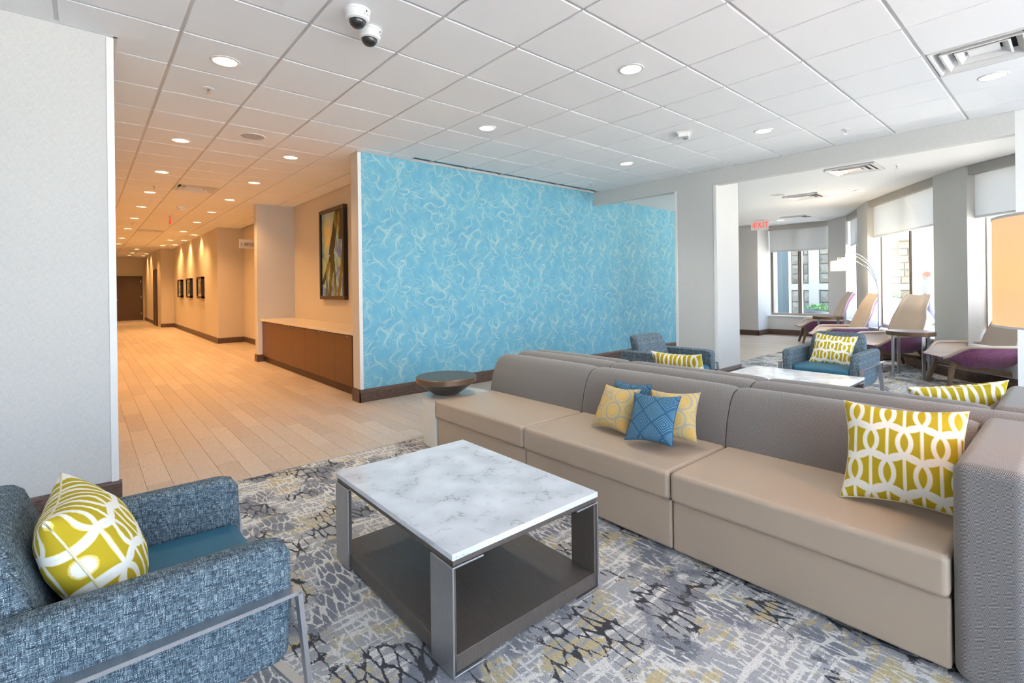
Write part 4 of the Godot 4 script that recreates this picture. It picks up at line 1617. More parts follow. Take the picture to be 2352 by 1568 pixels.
func make_armchair(label: String) -> Node3D:
	# faces +x, origin on the floor under its middle
	var d := thing("armchair", label, "armchair", Vector3.ZERO, 0.0, "grey tweed armchairs")
	obj("seat", rb(Vector3(0.04, 0.35, 0), Vector3(0.74, 0.15, 0.6), 0.045, 3, 4, seat_crown), M.teal, d)
	obj("seat_base", rb(Vector3(0.0, 0.25, 0), Vector3(0.76, 0.09, 0.6), 0.02, 2), M.tweed, d)
	for sg in [-1.0, 1.0]:
		# arm panel: slanted at the back and along the bottom, leaning a little outwards at the top
		var rings := []
		var z_in: float = 0.295 * sg
		var outline := [Vector2(-0.41, 0.44), Vector2(-0.405, 0.55), Vector2(-0.39, 0.585), Vector2(-0.36, 0.6), Vector2(0.0, 0.603), Vector2(0.36, 0.6), Vector2(0.4, 0.588), Vector2(0.42, 0.555), Vector2(0.425, 0.4), Vector2(0.415, 0.24), Vector2(0.39, 0.215), Vector2(0.0, 0.2), Vector2(-0.25, 0.2), Vector2(-0.3, 0.22), Vector2(-0.36, 0.32)]
		for k in [[0.0, 0.93], [0.008, 0.97], [0.02, 0.99], [0.035, 1.0], [0.065, 1.0], [0.08, 0.99], [0.092, 0.97], [0.1, 0.93]]:
			var r := []
			var c := Vector2(0.0, 0.4)
			for p in outline:
				var q: Vector2 = c + (p - c) * Vector2(lerpf(1.0, k[1], 0.6), k[1])
				r.append(Vector3(q.x, q.y, z_in + sg * (k[0] + (q.y - 0.4) * 0.05)))
			rings.append(r)
		var a := Sh.new()
		loft(a, rings)
		obj("arm", a, M.tweed, d)
		# flat steel frame outside the arm
		var z: float = 0.418 * sg
		var s := Sh.new()
		s.bar(Vector3(-0.46, 0.435, z), Vector3(0.435, 0.445, z), 0.04, 0.012)
		obj("arm_rail", s, M.steel, d)
		s = Sh.new()
		s.bar(Vector3(0.43, 0.45, z), Vector3(0.47, 0.004, z), 0.04, 0.014, Vector3.RIGHT)
		obj("leg", s, M.steel, d)
		s = Sh.new()
		s.bar(Vector3(-0.27, 0.435, z), Vector3(-0.43, 0.004, z), 0.04, 0.014, Vector3.RIGHT)
		obj("leg", s, M.steel, d)
		s = Sh.new()
		s.bar(Vector3(0.462, 0.1, z * 0.98), Vector3(0.3, 0.21, 0.0), 0.03, 0.012)
		obj("brace", s, M.frame_steel, d)
	# back: leaning slab, narrower at the top
	var b := Sh.new()
	var br := []
	for k in [[0.34, 0.0, 0.275], [0.44, -0.02, 0.29], [0.56, -0.06, 0.285], [0.68, -0.1, 0.27], [0.745, -0.122, 0.255], [0.768, -0.13, 0.24], [0.78, -0.134, 0.2]]:
		var r := []
		var th := 0.065 if k[0] < 0.76 else (0.05 if k[0] < 0.775 else 0.02)
		for q in [[1, -1], [1, -0.5], [1, 0], [1, 0.5], [1, 1], [0.6, 1.06], [0, 1.08], [-0.6, 1.06], [-1, 1], [-1, 0.5], [-1, 0], [-1, -0.5], [-1, -1], [-0.6, -1.06], [0, -1.08], [0.6, -1.06]]:
			r.append(Vector3(-0.17 + k[1] + q[0] * th, k[0], q[1] * k[2]))
		br.append(r)
	loft(b, br)
	obj("backrest", b, M.tweed, d)
	return d


func make_lounge(label: String) -> Node3D:
	# faces +x, origin on the floor under its middle
	var d := thing("lounge_chair", label, "lounge chair", Vector3.ZERO, 0.0, "tan and plum lounge chairs by the windows")
	# bucket: stations from the front lip to the rear
	var st := []
	for k in 15:
		st.append(lerpf(0.46, -0.34, k / 14.0))
	var arm_top := func(x: float) -> float:
		if x > 0.2:
			return lerpf(0.555, 0.405, smoothstep(0.2, 0.46, x))
		return 0.555
	var half := func(x: float) -> float:
		return 0.345 - 0.15 * pow(smoothstep(0.1, 0.47, x), 1.4) - 0.03 * smoothstep(-0.1, -0.34, x)
	var inner := []
	var outer := []
	var rim_l := []
	var rim_r := []
	for x in st:
		var a: float = arm_top.call(x)
		var h: float = half.call(x)
		var seat_y := 0.405 - 0.045 * smoothstep(0.3, -0.2, x) + 0.0
		var low := 0.255 + 0.14 * smoothstep(0.15, 0.46, x) + 0.03 * smoothstep(-0.2, -0.34, x)
		var ri := []
		var ro := []
		for j in 17:
			var t := -1.0 + 2.0 * j / 16.0
			var e := absf(t)
			var zz := h * clampf(e * 1.18, 0.0, 1.0) * signf(t)
			var up := smoothstep(0.6, 1.0, e)
			ri.append(Vector3(x, lerpf(seat_y, a, up), zz * (1.0 - 0.06 * (1.0 - up))))
			var up2 := pow(clampf((e - 0.45) / 0.55, 0.0, 1.0), 1.3)
			ro.append(Vector3(x, lerpf(low, a - 0.02, up2), (h + 0.02) * minf(e * 1.3, 1.0) * signf(t)))
		inner.append(ri)
		outer.append(ro)
		rim_l.append(Vector3(x, a - 0.008, -h - 0.008))
		rim_r.append(Vector3(x, a - 0.008, h + 0.008))
	var s := Sh.new()
	s.sheet(inner, -1.0)
	# front lip closes seat to shell
	var lip := [inner[0], []]
	for j in 17:
		lip[1].append(inner[0][j].lerp(outer[0][j], 0.7) + Vector3(0.012, 0, 0))
	s.sheet(lip, 1.0)
	obj("seat", s, M.taupe, d)
	s = Sh.new()
	s.sheet(outer, 1.0)
	s.sheet([lip[1], outer[0]], 1.0)
	# rear wall of the bucket
	var rear := [outer[14], []]
	for j in 17:
		rear[1].append(inner[14][j] + Vector3(-0.05, 0.0, 0))
	s.sheet(rear, 1.0)
	obj("shell", s, M.plum, d)
	for rim in [rim_l, rim_r]:
		s = Sh.new()
		s.tube(rim, 0.022, 8)
		obj("arm_pad", s, M.taupe, d)
	s = Sh.new()
	var pipe := []
	for j in 17:
		pipe.append(lip[1][j])
	s.tube(pipe, 0.007, 6)
	obj("piping", s, M.plum_pipe, d)
	# high back with a waisted outline and a head roll
	var ks := [[-0.2, 0.36, 0.25], [-0.27, 0.44, 0.265], [-0.315, 0.53, 0.275], [-0.355, 0.63, 0.285], [-0.4, 0.73, 0.285], [-0.44, 0.82, 0.272], [-0.465, 0.89, 0.248], [-0.49, 0.96, 0.23], [-0.53, 1.03, 0.222], [-0.575, 1.1, 0.215], [-0.61, 1.15, 0.2], [-0.625, 1.17, 0.185]]
	var front := []
	var back := []
	var edge := []
	for i in ks.size():
		var k: Array = ks[i]
		var rf := []
		var rbk := []
		var dirx := Vector3(ks[mini(i + 1, 11)][0] - ks[maxi(i - 1, 0)][0], ks[mini(i + 1, 11)][1] - ks[maxi(i - 1, 0)][1], 0).normalized()
		var nrm := Vector3(dirx.y, -dirx.x, 0)
		for j in 13:
			var t := -1.0 + 2.0 * j / 12.0
			var p := Vector3(k[0], k[1], t * k[2])
			var bow := 0.045 * t * t - 0.02
			var edge_in := pow(absf(t), 8.0)
			rf.append(p + nrm * (bow + 0.03 * (1.0 - edge_in)))
			rbk.append(p + nrm * (bow - 0.045 * (1.0 - edge_in) - 0.012))
		front.append(rf)
		back.append(rbk)
	s = Sh.new()
	s.sheet(front, -1.0)
	obj("backrest", s, M.taupe, d)
	s = Sh.new()
	s.sheet(back, 1.0)
	obj("back_shell", s, M.plum, d)
	var around := []
	for i in ks.size():
		around.append((front[i][0] + back[i][0]) * 0.5)
	for j in 13:
		around.append((front[11][j] + back[11][j]) * 0.5)
	for i in range(ks.size() - 1, -1, -1):
		around.append((front[i][12] + back[i][12]) * 0.5)
	s = Sh.new()
	s.tube(around, 0.013, 8)
	obj("edge_roll", s, M.taupe, d)
	# timber frame: front legs, raked rear legs, side rails
	for sg in [-1.0, 1.0]:
		s = Sh.new()
		s.bar(Vector3(0.31, 0.37, 0.16 * sg), Vector3(0.4, 0.012, 0.22 * sg), 0.05, 0.06, Vector3.RIGHT, 0.034, 0.04)
		obj("leg", s, M.leg_wood, d)
		s = Sh.new()
		s.bar(Vector3(-0.3, 0.42, 0.17 * sg), Vector3(-0.56, 0.016, 0.24 * sg), 0.045, 0.07, Vector3.RIGHT, 0.034, 0.045)
		obj("leg", s, M.leg_wood, d)
		s = Sh.new()
		s.bar(Vector3(0.32, 0.29, 0.175 * sg), Vector3(-0.46, 0.16, 0.215 * sg), 0.03, 0.06)
		obj("side_rail", s, M.leg_wood, d)
	s = Sh.new()
	s.bar(Vector3(-0.46, 0.16, -0.215), Vector3(-0.46, 0.16, 0.215), 0.035, 0.05)
	obj("cross_rail", s, M.leg_wood, d)
	s = Sh.new()
	s.bar(Vector3(0.3, 0.315, -0.17), Vector3(0.3, 0.315, 0.17), 0.05, 0.05)
	obj("cross_rail", s, M.leg_wood, d)
	return d


func facing(dx: float, dz: float) -> float:
	return atan2(-dz, dx)


func build_chairs() -> void:
	var a := make_armchair("grey-blue tweed armchair in the foreground, cut off by the frame edge")
	a.position = Vector3(0.07, 0, -2.05)
	copy(a, "grey-blue tweed armchair with teal seat facing the sofas from beside the bay", Vector3(6.8, 0, -2.0), PI)
	copy(a, "grey tweed armchair seen side-on in front of the blue wall and column", Vector3(5.38, 0, -3.35), -PI / 2)
	var l := make_lounge("tan and plum lounge chair farthest away, behind the round table")
	l.position = Vector3(12.88, 0, -4.0)
	l.rotation.y = facing(-0.5, -0.86)
	copy(l, "tan and plum lounge chair half hidden behind the grey armchair by the bay", Vector3(10.95, 0, -3.08), facing(-0.6, -0.8))
	copy(l, "tan lounge chair with the broad back in front of the passer-by's window", Vector3(9.85, 0, -2.08), facing(-0.86, -0.5))
	copy(l, "tan and plum lounge chair seen side-on, nearest, under the orange lamp shade", Vector3(8.93, 0, -0.98), facing(-0.62, -0.78))


func make_coffee_table(label: String) -> Node3D:
	var d := thing("coffee_table", label, "coffee table", Vector3.ZERO, 0.0, "marble-topped coffee tables")
	var hx := 0.4
	var hz := 0.537
	obj("marble_top", rb(Vector3(0, 0.4345, 0), Vector3(hx * 2, 0.025, hz * 2), 0.004, 2), M.marble, d)
	obj("apron", rb(Vector3(0, 0.411, 0), Vector3(hx * 2 - 0.012, 0.022, hz * 2 - 0.012), 0.003, 1), M.dark_wood, d)
	obj("shelf", rb(Vector3(0, 0.046, 0), Vector3(hx * 2 - 0.02, 0.062, hz * 2 - 0.02), 0.003, 1), M.dark_wood, d)
	for sx in [-1.0, 1.0]:
		for sz in [-1.0, 1.0]:
			var s := Sh.new()
			s.rbox(Vector3(sx * (hx - 0.003), 0.2, sz * (hz - 0.075)), Vector3(0.008, 0.392, 0.15), 0.002, 1)
			var leg := obj("leg_plate", s, M.steel, d)
			s = Sh.new()
			s.rbox(Vector3(sx * (hx - 0.014), 0.2, sz * (hz - 0.08)), Vector3(0.014, 0.37, 0.14), 0.002, 1)
			obj("inner_panel", s, M.dark_wood, leg)
			s = Sh.new()
			s.rbox(Vector3(sx * (hx - 0.07), 0.396, sz * (hz - 0.075)), Vector3(0.14, 0.007, 0.15), 0.002, 1)
			obj("top_tab", s, M.steel, leg)
			s = Sh.new()
			s.rbox(Vector3(sx * (hx - 0.07), 0.0085, sz * (hz - 0.075)), Vector3(0.14, 0.007, 0.15), 0.002, 1)
			obj("bottom_tab", s, M.steel, leg)
	return d


func make_side_table(label: String) -> Node3D:
	var d := thing("side_table", label, "side table", Vector3.ZERO, 0.0, "round steel-legged side tables")
	var s := Sh.new()
	s.lathe([Vector2(0, 0.615), Vector2(0.285, 0.615), Vector2(0.29, 0.62), Vector2(0.29, 0.672), Vector2(0.285, 0.677), Vector2(0, 0.677)], 40)
	obj("table_top", s, M.bronze, d)
	for k in 4:
		var a := PI / 4 + k * PI / 2
		var e := Vector3(cos(a), 0, sin(a))
		s = Sh.new()
		s.bar(e * 0.25 + Vector3(0, 0.615, 0), e * 0.25 + Vector3(0, 0.006, 0), 0.045, 0.014, e)
		obj("leg", s, M.steel, d)
	for k in 2:
		s = Sh.new()
		var path := []
		for i in 13:
			var a := PI / 4 + k * PI + PI / 2 * i / 12.0
			path.append(Vector3(cos(a) * 0.25, 0.018, sin(a) * 0.25))
		for i in 12:
			s.bar(path[i], path[i + 1], 0.014, 0.024)
		obj("foot_rail", s, M.steel, d)
	return d


func build_tables() -> void:
	var t := make_coffee_table("white marble coffee table on steel plates with dark wood shelf, in the foreground")
	t.position = Vector3(1.372, 0, -2.005)
	copy(t, "second marble-topped coffee table half hidden behind the sofas", Vector3(5.46, 0, -1.97), 0.0)
	var s := make_side_table("round wood-topped steel side table between the broad-backed and the nearest lounge chairs")
	s.position = Vector3(9.13, 0, -1.66)
	copy(s, "round side table in front of the farthest lounge chair", Vector3(12.15, 0, -3.62), 0.3)
	# white plinth at the sofa end with the bowl table on it
	var p := thing("plinth_table", "white rounded plinth block butted against the sofa's far end", "plinth", Vector3(0, 0, 0))
	var poly := PackedVector2Array()
	poly.append(Vector2(2.86, -3.668))
	poly.append(Vector2(2.27, -3.668))
	for i in 17:
		var a := PI + PI * i / 16.0
		poly.append(Vector2(2.565 + 0.295 * cos(a), -3.78 + 0.295 * sin(a)))
	var h := Sh.new()
	h.prism(poly, Vector3.RIGHT, Vector3.BACK, Vector3.UP, 0.004, 0.4)
	obj("body", h, M.solid_white, p)
	h = Sh.new()
	h.prism(poly, Vector3.RIGHT, Vector3.BACK, Vector3.UP, 0.4, 0.418)
	obj("top", h, M.quartz, p)
	var b := thing("bowl_table", "dark bronze bowl-shaped drum with flat top standing on the white plinth", "bowl table", Vector3(2.515, 0.418, -3.86))
	h = Sh.new()
	h.lathe([Vector2(0, 0.0), Vector2(0.1, 0.0), Vector2(0.115, 0.006), Vector2(0.262, 0.108), Vector2(0.268, 0.112)], 48)
	obj("bowl", h, M.bronze_dark, b)
	h = Sh.new()
	h.lathe([Vector2(0.268, 0.112), Vector2(0.276, 0.116), Vector2(0.276, 0.158), Vector2(0.27, 0.165)], 48)
	obj("rim_band", h, M.bronze, b)
	h = Sh.new()
	h.lathe([Vector2(0.27, 0.165), Vector2(0, 0.165)], 48)
	obj("top", h, M.bronze_dark, b)


func build_lamps() -> void:
	# drum floor lamp just past the sofa end
	var d := thing("floor_lamp", "floor lamp with a large glowing orange drum shade at the right edge", "lamp", Vector3(2.62, 0, 0.06))
	var s := Sh.new()
	s.lathe([Vector2(0, 0.005), Vector2(0.14, 0.005), Vector2(0.14, 0.018), Vector2(0.13, 0.024), Vector2(0, 0.024)], 32)
	obj("base", s, M.steel, d)
	s = Sh.new()
	s.tube([Vector3(0, 0.02, 0), Vector3(0, 1.36, 0)], 0.011, 12)
	obj("pole", s, M.steel, d)
	var sm := mat("drum_lamp_shade", c8(250, 234, 216), 0.9)
	sm.backlight_enabled = true
	sm.backlight = Color(0.95, 0.86, 0.76)
	s = Sh.new()
	s.lathe([Vector2(0.288, 1.225), Vector2(0.286, 1.62)], 56)
	s.lathe([Vector2(0.2865, 1.225), Vector2(0.2845, 1.62)], 56)
	obj("lamp_shade", s, sm, d)
	s = Sh.new()
	s.lathe([Vector2(0.2885, 1.222), Vector2(0.2905, 1.222), Vector2(0.2905, 1.23), Vector2(0.2885, 1.23)], 56)
	obj("shade_trim", s, M.trim_white, d)
	s = Sh.new()
	s.lathe([Vector2(0.2865, 1.614), Vector2(0.2885, 1.614), Vector2(0.2885, 1.624), Vector2(0.2865, 1.624)], 56)
	obj("shade_trim", s, M.trim_white, d)
	var bm := mat("bulb_glow", c8(255, 236, 200), 0.5)
	bm.emission_enabled = true
	bm.emission = Color(1.0, 0.8, 0.52)
	bm.emission_energy_multiplier = 4.0
	s = Sh.new()
	var prof := []
	for i in 9:
		var t := PI * i / 8.0
		prof.append(Vector2(0.034 * sin(t), 1.41 - 0.045 * cos(t)))
	s.lathe(prof, 16, true)
	obj("bulb", s, bm, d)
	omni(d, Vector3(0, 1.41, 0), Color(1.0, 0.74, 0.5), 0.13, 0.03)
	# arc lamp with several small shades
	var a := thing("arc_lamp", "tall chrome arc lamp with glowing cream drum shades in the bay", "lamp", Vector3(10.93, 0, -2.44))
	s = Sh.new()
	s.lathe([Vector2(0, 0.005), Vector2(0.2, 0.005), Vector2(0.2, 0.03), Vector2(0.19, 0.036), Vector2(0, 0.036)], 32)
	obj("base", s, M.black, a)
	for k in 3:
		var sh := Sh.new()
		var off: float = (k - 1) * 0.026
		sh.tube([Vector3(off, 0.03, 0), Vector3(off, 1.16, 0)], 0.012, 8)
		obj("pole", sh, M.chrome, a)
	var am := mat("arc_lamp_shade", c8(252, 246, 228), 0.9)
	am.backlight_enabled = true
	am.backlight = Color(1.0, 0.97, 0.88)
	am.emission_enabled = true
	am.emission = Color(1.0, 0.9, 0.68)
	am.emission_energy_multiplier = 0.5
	var spots := [[Vector3(-0.05, 1.74, -0.50), 0.135, 0.2, 1.93], [Vector3(0.06, 1.72, -0.66), 0.12, 0.19, 1.88], [Vector3(-0.28, 1.78, -0.40), 0.1, 0.16, 1.96]]
	for k in 3:
		var q: Array = spots[k]
		var e: Vector3 = q[0]
		var path := []
		var p0 := Vector3((k - 1) * 0.026, 1.16, 0)
		for i in 15:
			var t := i / 14.0
			var ang := t * PI * 0.5
			path.append(Vector3(lerpf(p0.x, e.x, 1.0 - cos(ang)), 1.16 + (q[3] - 1.16) * sin(ang), lerpf(p0.z, e.z, 1.0 - cos(ang))))
		path.append(Vector3(e.x, q[3] - 0.06, e.z))
		var sh := Sh.new()
		sh.tube(path, 0.008, 7)
		obj("arm", sh, M.chrome, a)
		sh = Sh.new()
		sh.lathe([Vector2(q[1] * 0.97, e.y - q[2] * 0.5), Vector2(q[1], e.y - q[2] * 0.2), Vector2(q[1], e.y + q[2] * 0.2), Vector2(q[1] * 0.93, e.y + q[2] * 0.5)], 28, true, Vector3(e.x, 0, e.z))
		obj("lamp_shade", sh, am, a)
		sh = Sh.new()
		sh.lathe([Vector2(0.0, e.y - 0.03), Vector2(0.022, e.y - 0.02), Vector2(0.028, e.y), Vector2(0.02, e.y + 0.025), Vector2(0.0, e.y + 0.03)], 12, true, Vector3(e.x, 0, e.z))
		obj("bulb", sh, bm, a)
		omni(a, e, Color(1.0, 0.88, 0.68), 0.12, 0.025)
	# lamp cord on the carpet under the chairs
	var c := Sh.new()
	c.tube([Vector3(10.95, 0.01, -2.25), Vector3(10.6, 0.009, -2.0), Vector3(10.35, 0.009, -1.95), Vector3(10.2, 0.009, -1.82), Vector3(10.1, 0.009, -1.85), Vector3(9.95, 0.009, -1.68)], 0.004, 6)
	tag(obj("power_cord", c, M.cord), "thin pale power cord on the carpet behind the lounge chair legs", "cord")
	c = Sh.new()
	c.xf = Transform3D(Basis(), Vector3(10.2, 0.005, -1.72))
	c.lathe([Vector2(0, 0), Vector2(0.06, 0), Vector2(0.058, 0.012), Vector2(0, 0.016)], 20)
	tag(obj("foot_switch", c, M.cord), "small round pale foot switch on the carpet behind the lounge chair", "switch")


# ---------------------------------------------------------------- cabinet and pictures
func build_niche() -> void:
	var names := ["farthest door of the cabinet row"]
	var zs := [-10.54, -9.92, -9.32, -8.69, -8.08, -7.47, -6.85, -6.24]
	var lab := ["next to the white pier", "second from the white pier", "third from the white pier", "in the middle of the row", "third from the blue wall", "second from the blue wall", "next to the blue wall"]
	for k in 7:
		var d := thing("base_cabinet", "brown wood base cabinet unit " + lab[k], "cabinet", Vector3(0, 0, 0), 0.0, "brown base cabinets under the long counter")
		obj("body", bxs(2.645, 3.25, 0.11, 0.79, zs[k] + 0.001, zs[k + 1] - 0.001), M.toe, d)
		obj("toe_kick", bxs(2.66, 3.25, 0.0, 0.11, zs[k] + 0.001, zs[k + 1] - 0.001), M.toe, d)
		var door := obj("door", rb(Vector3(2.633, 0.447, (zs[k] + zs[k + 1]) * 0.5), Vector3(0.02, 0.665, zs[k + 1] - zs[k] - 0.004), 0.002, 1), M.cabinet, d)
		var hz: float = zs[k] + (0.08 if k % 2 else zs[k + 1] - zs[k] - 0.12)
		obj("handle", bxs(2.604, 2.626, 0.772, 0.779, hz - 0.04, hz + 0.04), M.chrome, door)
	struct("trim_6", bxs(2.645, 3.25, 0.0, 0.79, -6.238, -6.03), M.toe, "dark filler panel beside the cabinets", "trim")
	struct("trim_7", bxs(2.545, 2.645, 0.14, 0.79, -10.56, -10.541), M.trim_white, "white end panel under the counter at the pier", "trim")
	tag(obj("countertop", rb(Vector3(2.92, 0.812, -8.29), Vector3(0.655, 0.036, 4.53), 0.004, 2), M.quartz), "long pale counter top over the brown cabinets", "countertop")
	# large framed canvas on the niche wall
	var strokes := [[0.8, -0.1, 0.42, 0.5, 0.12, c8(58, 46, 26)], [0.92, 0.0, 0.9, 0.34, 0.16, c8(70, 54, 30)], [0.5, 0.46, 0.02, 0.86, 0.07, c8(58, 50, 34)], [0.52, 0.5, 0.34, 1.0, 0.075, c8(66, 64, 26)], [0.56, 0.58, 0.62, 1.0, 0.04, c8(56, 56, 30)], [0.98, 0.42, 0.76, 1.0, 0.06, c8(122, 104, 22)], [0.24, 0.62, 0.2, 1.0, 0.025, c8(52, 48, 40)]]
	var p := thing("framed_painting", "tall abstract painting in blue, yellow and black strokes, in a dark frame", "painting", Vector3(3.25, 2.0, -8.4))
	framed(p, 1.1, 1.56, 0.06, canvas_tex(192, 288, 301, strokes), 0.07)
	var nm := ["farthest", "middle", "nearest"]
	var tone := [[[0.5, 0.0, 0.45, 1.0, 0.1, c8(120, 110, 80)]], [[0.5, 0.0, 0.4, 1.0, 0.22, c8(40, 44, 30)], [0.2, 0.3, 0.8, 0.9, 0.1, c8(60, 60, 30)]], [[0.6, 0.0, 0.5, 1.0, 0.18, c8(150, 96, 60)]]]
	for k in 3:
		var q := thing("small_picture", "%s of the three small black-framed pictures in the corridor" % nm[k], "picture", Vector3(2.68, 1.5, [-21.55, -19.5, -17.42][k]), 0.0, "small corridor pictures")
		framed(q, 0.85, 0.64, 0.06, canvas_tex(64, 64, 311 + k, tone[k]), 0.08, 0.07)


# picture hanging on a wall that faces -x; width runs along z
func framed(p: Node3D, w: float, h: float, bar_: float, tex: ImageTexture, depth: float, mount := 0.0) -> void:
	for sg in [-1.0, 1.0]:
		obj("frame_side", bxs(-depth, 0.0, -h / 2, h / 2, sg * (w / 2 - bar_ / 2) - bar_ / 2, sg * (w / 2 - bar_ / 2) + bar_ / 2), M.black, p)
		obj("frame_side", bxs(-depth - 0.001, 0.0, sg * (h / 2 - bar_ / 2) - bar_ / 2, sg * (h / 2 - bar_ / 2) + bar_ / 2, -w / 2, w / 2), M.frame_brown, p)
	var iw := w / 2 - bar_
	var ih := h / 2 - bar_
	if mount > 0.0:
		obj("mount", bxs(-depth * 0.55, -0.005, -ih, ih, -iw, iw), M.mat_board, p)
		iw -= mount
		ih -= mount
	var s := Sh.new()
	var x := -depth * 0.6
	s.quad(Vector3(x, -ih, -iw), Vector3(x, -ih, iw), Vector3(x, ih, iw), Vector3(x, ih, -iw), Vector3.LEFT)
	s.bx(x + 0.001, x + 0.004, -ih, ih, -iw, iw)
	var m := StandardMaterial3D.new()
	m.albedo_texture = tex
	m.roughness = 0.6
	m.resource_name = "canvas"
	obj("canvas", s, m, p)


# ---------------------------------------------------------------- outside the windows
func stone_block(l: float, h: float, t: float, k: int) -> ArrayMesh:
	# rock-faced block, face towards -x
	var s := Sh.new()
	var r := RandomNumberGenerator.new()
	r.seed = 900 + k
	var e := 0.02
	var a := [Vector3(0, e, e), Vector3(0, e, l - e), Vector3(0, h - e, l - e), Vector3(0, h - e, e)]
	var b := [Vector3(0.03, 0, 0), Vector3(0.03, 0, l), Vector3(0.03, h, l), Vector3(0.03, h, 0)]
	var m1 := Vector3(-0.03 - 0.03 * r.randf(), h * (0.35 + 0.3 * r.randf()), l * (0.2 + 0.15 * r.randf()))
	var m2 := Vector3(-0.03 - 0.03 * r.randf(), h * (0.35 + 0.3 * r.randf()), l * (0.6 + 0.2 * r.randf()))
	var tris := [[a[0], a[3], m1], [a[0], m1, m2], [a[0], m2, a[1]], [a[1], m2, a[2]], [a[2], m2, m1], [a[2], m1, a[3]]]
	for q in tris:
		var n: Vector3 = (q[1] - q[0]).cross(q[2] - q[0]).normalized()
		if n.x > 0.0:
			n = -n
		s.tri(q[0], q[1], q[2], n, n, n)
	for i in 4:
		var j := (i + 1) % 4
		var n: Vector3 = (a[j] - a[i]).cross(b[i] - a[i]).normalized()
		if n.x > 0.0:
			n = -n
		s.quad(a[i], a[j], b[j], b[i], n)
		var o: Vector3 = [Vector3.DOWN, Vector3.BACK, Vector3.UP, Vector3.FORWARD][i]
		s.quad(b[i], b[j], b[j] + Vector3(t, 0, 0), b[i] + Vector3(t, 0, 0), o)
	return s.mesh()


func stone_field(parent: Node, z0: float, z1: float, y0: float, y1: float, rows: int, seed_: int) -> void:
	var r := RandomNumberGenerator.new()
	r.seed = seed_
	var h := (y1 - y0) / rows
	var lens := [0.28, 0.36, 0.46, 0.58]
	var cache := {}
	for i in rows:
		var z := z0
		while z < z1 - 0.02:
			var l: float = lens[r.randi() % 4]
			if z + l > z1 - 0.15:
				l = z1 - z
			var v := r.randi() % 3
			var key := "%.3f_%d" % [l, v]
			if not cache.has(key):
				cache[key] = stone_block(l - 0.012, h - 0.012, 0.05, v)
			var o := obj("stone", cache[key], M[["stone_a", "stone_b", "stone_c"][r.randi() % 3]], parent)
			o.position = Vector3(-0.05, y0 + i * h + 0.006, z + 0.006)
			z += l


func foliage(parent: Node, called: String, c: Vector3, rad: Vector3, count: int, leaf: float, m: Material, seed_: int) -> void:
	var s := Sh.new()
	var r := RandomNumberGenerator.new()
	r.seed = seed_
	for i in count:
		var d := Vector3(r.randfn(), r.randfn(), r.randfn()).normalized()
		var p := c + d * rad * (0.55 + 0.45 * r.randf())
		if p.y < c.y - rad.y * 0.4:
			p.y = c.y - rad.y * 0.4
		var b := Basis(Vector3(r.randfn(), r.randfn(), r.randfn()).normalized(), r.randf() * TAU)
		var l := leaf * (0.6 + 0.8 * r.randf())
		var n := b * Vector3.UP
		s.quad(p + b * Vector3(0, 0, -l), p + b * Vector3(l * 0.4, 0, 0), p + b * Vector3(0, 0, l), p + b * Vector3(-l * 0.4, 0, 0), n)
	obj(called, s, m, parent)


func planter(label: String, at: Vector3, r0: float, r1: float, h: float, slant: float) -> Node3D:
	var d := thing("planter", label, "planter", at)
	var s := Sh.new()
	var rings := []
	for k in [[0.0, r0], [0.5, (r0 + r1) * 0.5], [1.0, r1]]:
		var ring := []
		for i in 24:
			var a := TAU * i / 24.0
			ring.append(Vector3(cos(a) * k[1], h * k[0] * (1.0 + slant * sin(a)), sin(a) * k[1]))
		rings.append(ring)
	loft(s, rings, false)
	obj("tub", s, M.planter, d)
	s = Sh.new()
	s.lathe([Vector2(r1 * 0.97, h * (1.0 - absf(slant)) - 0.03), Vector2(0, h * (1.0 - absf(slant)) - 0.02)], 24)
	obj("soil", s, M.soil, d)
	return d


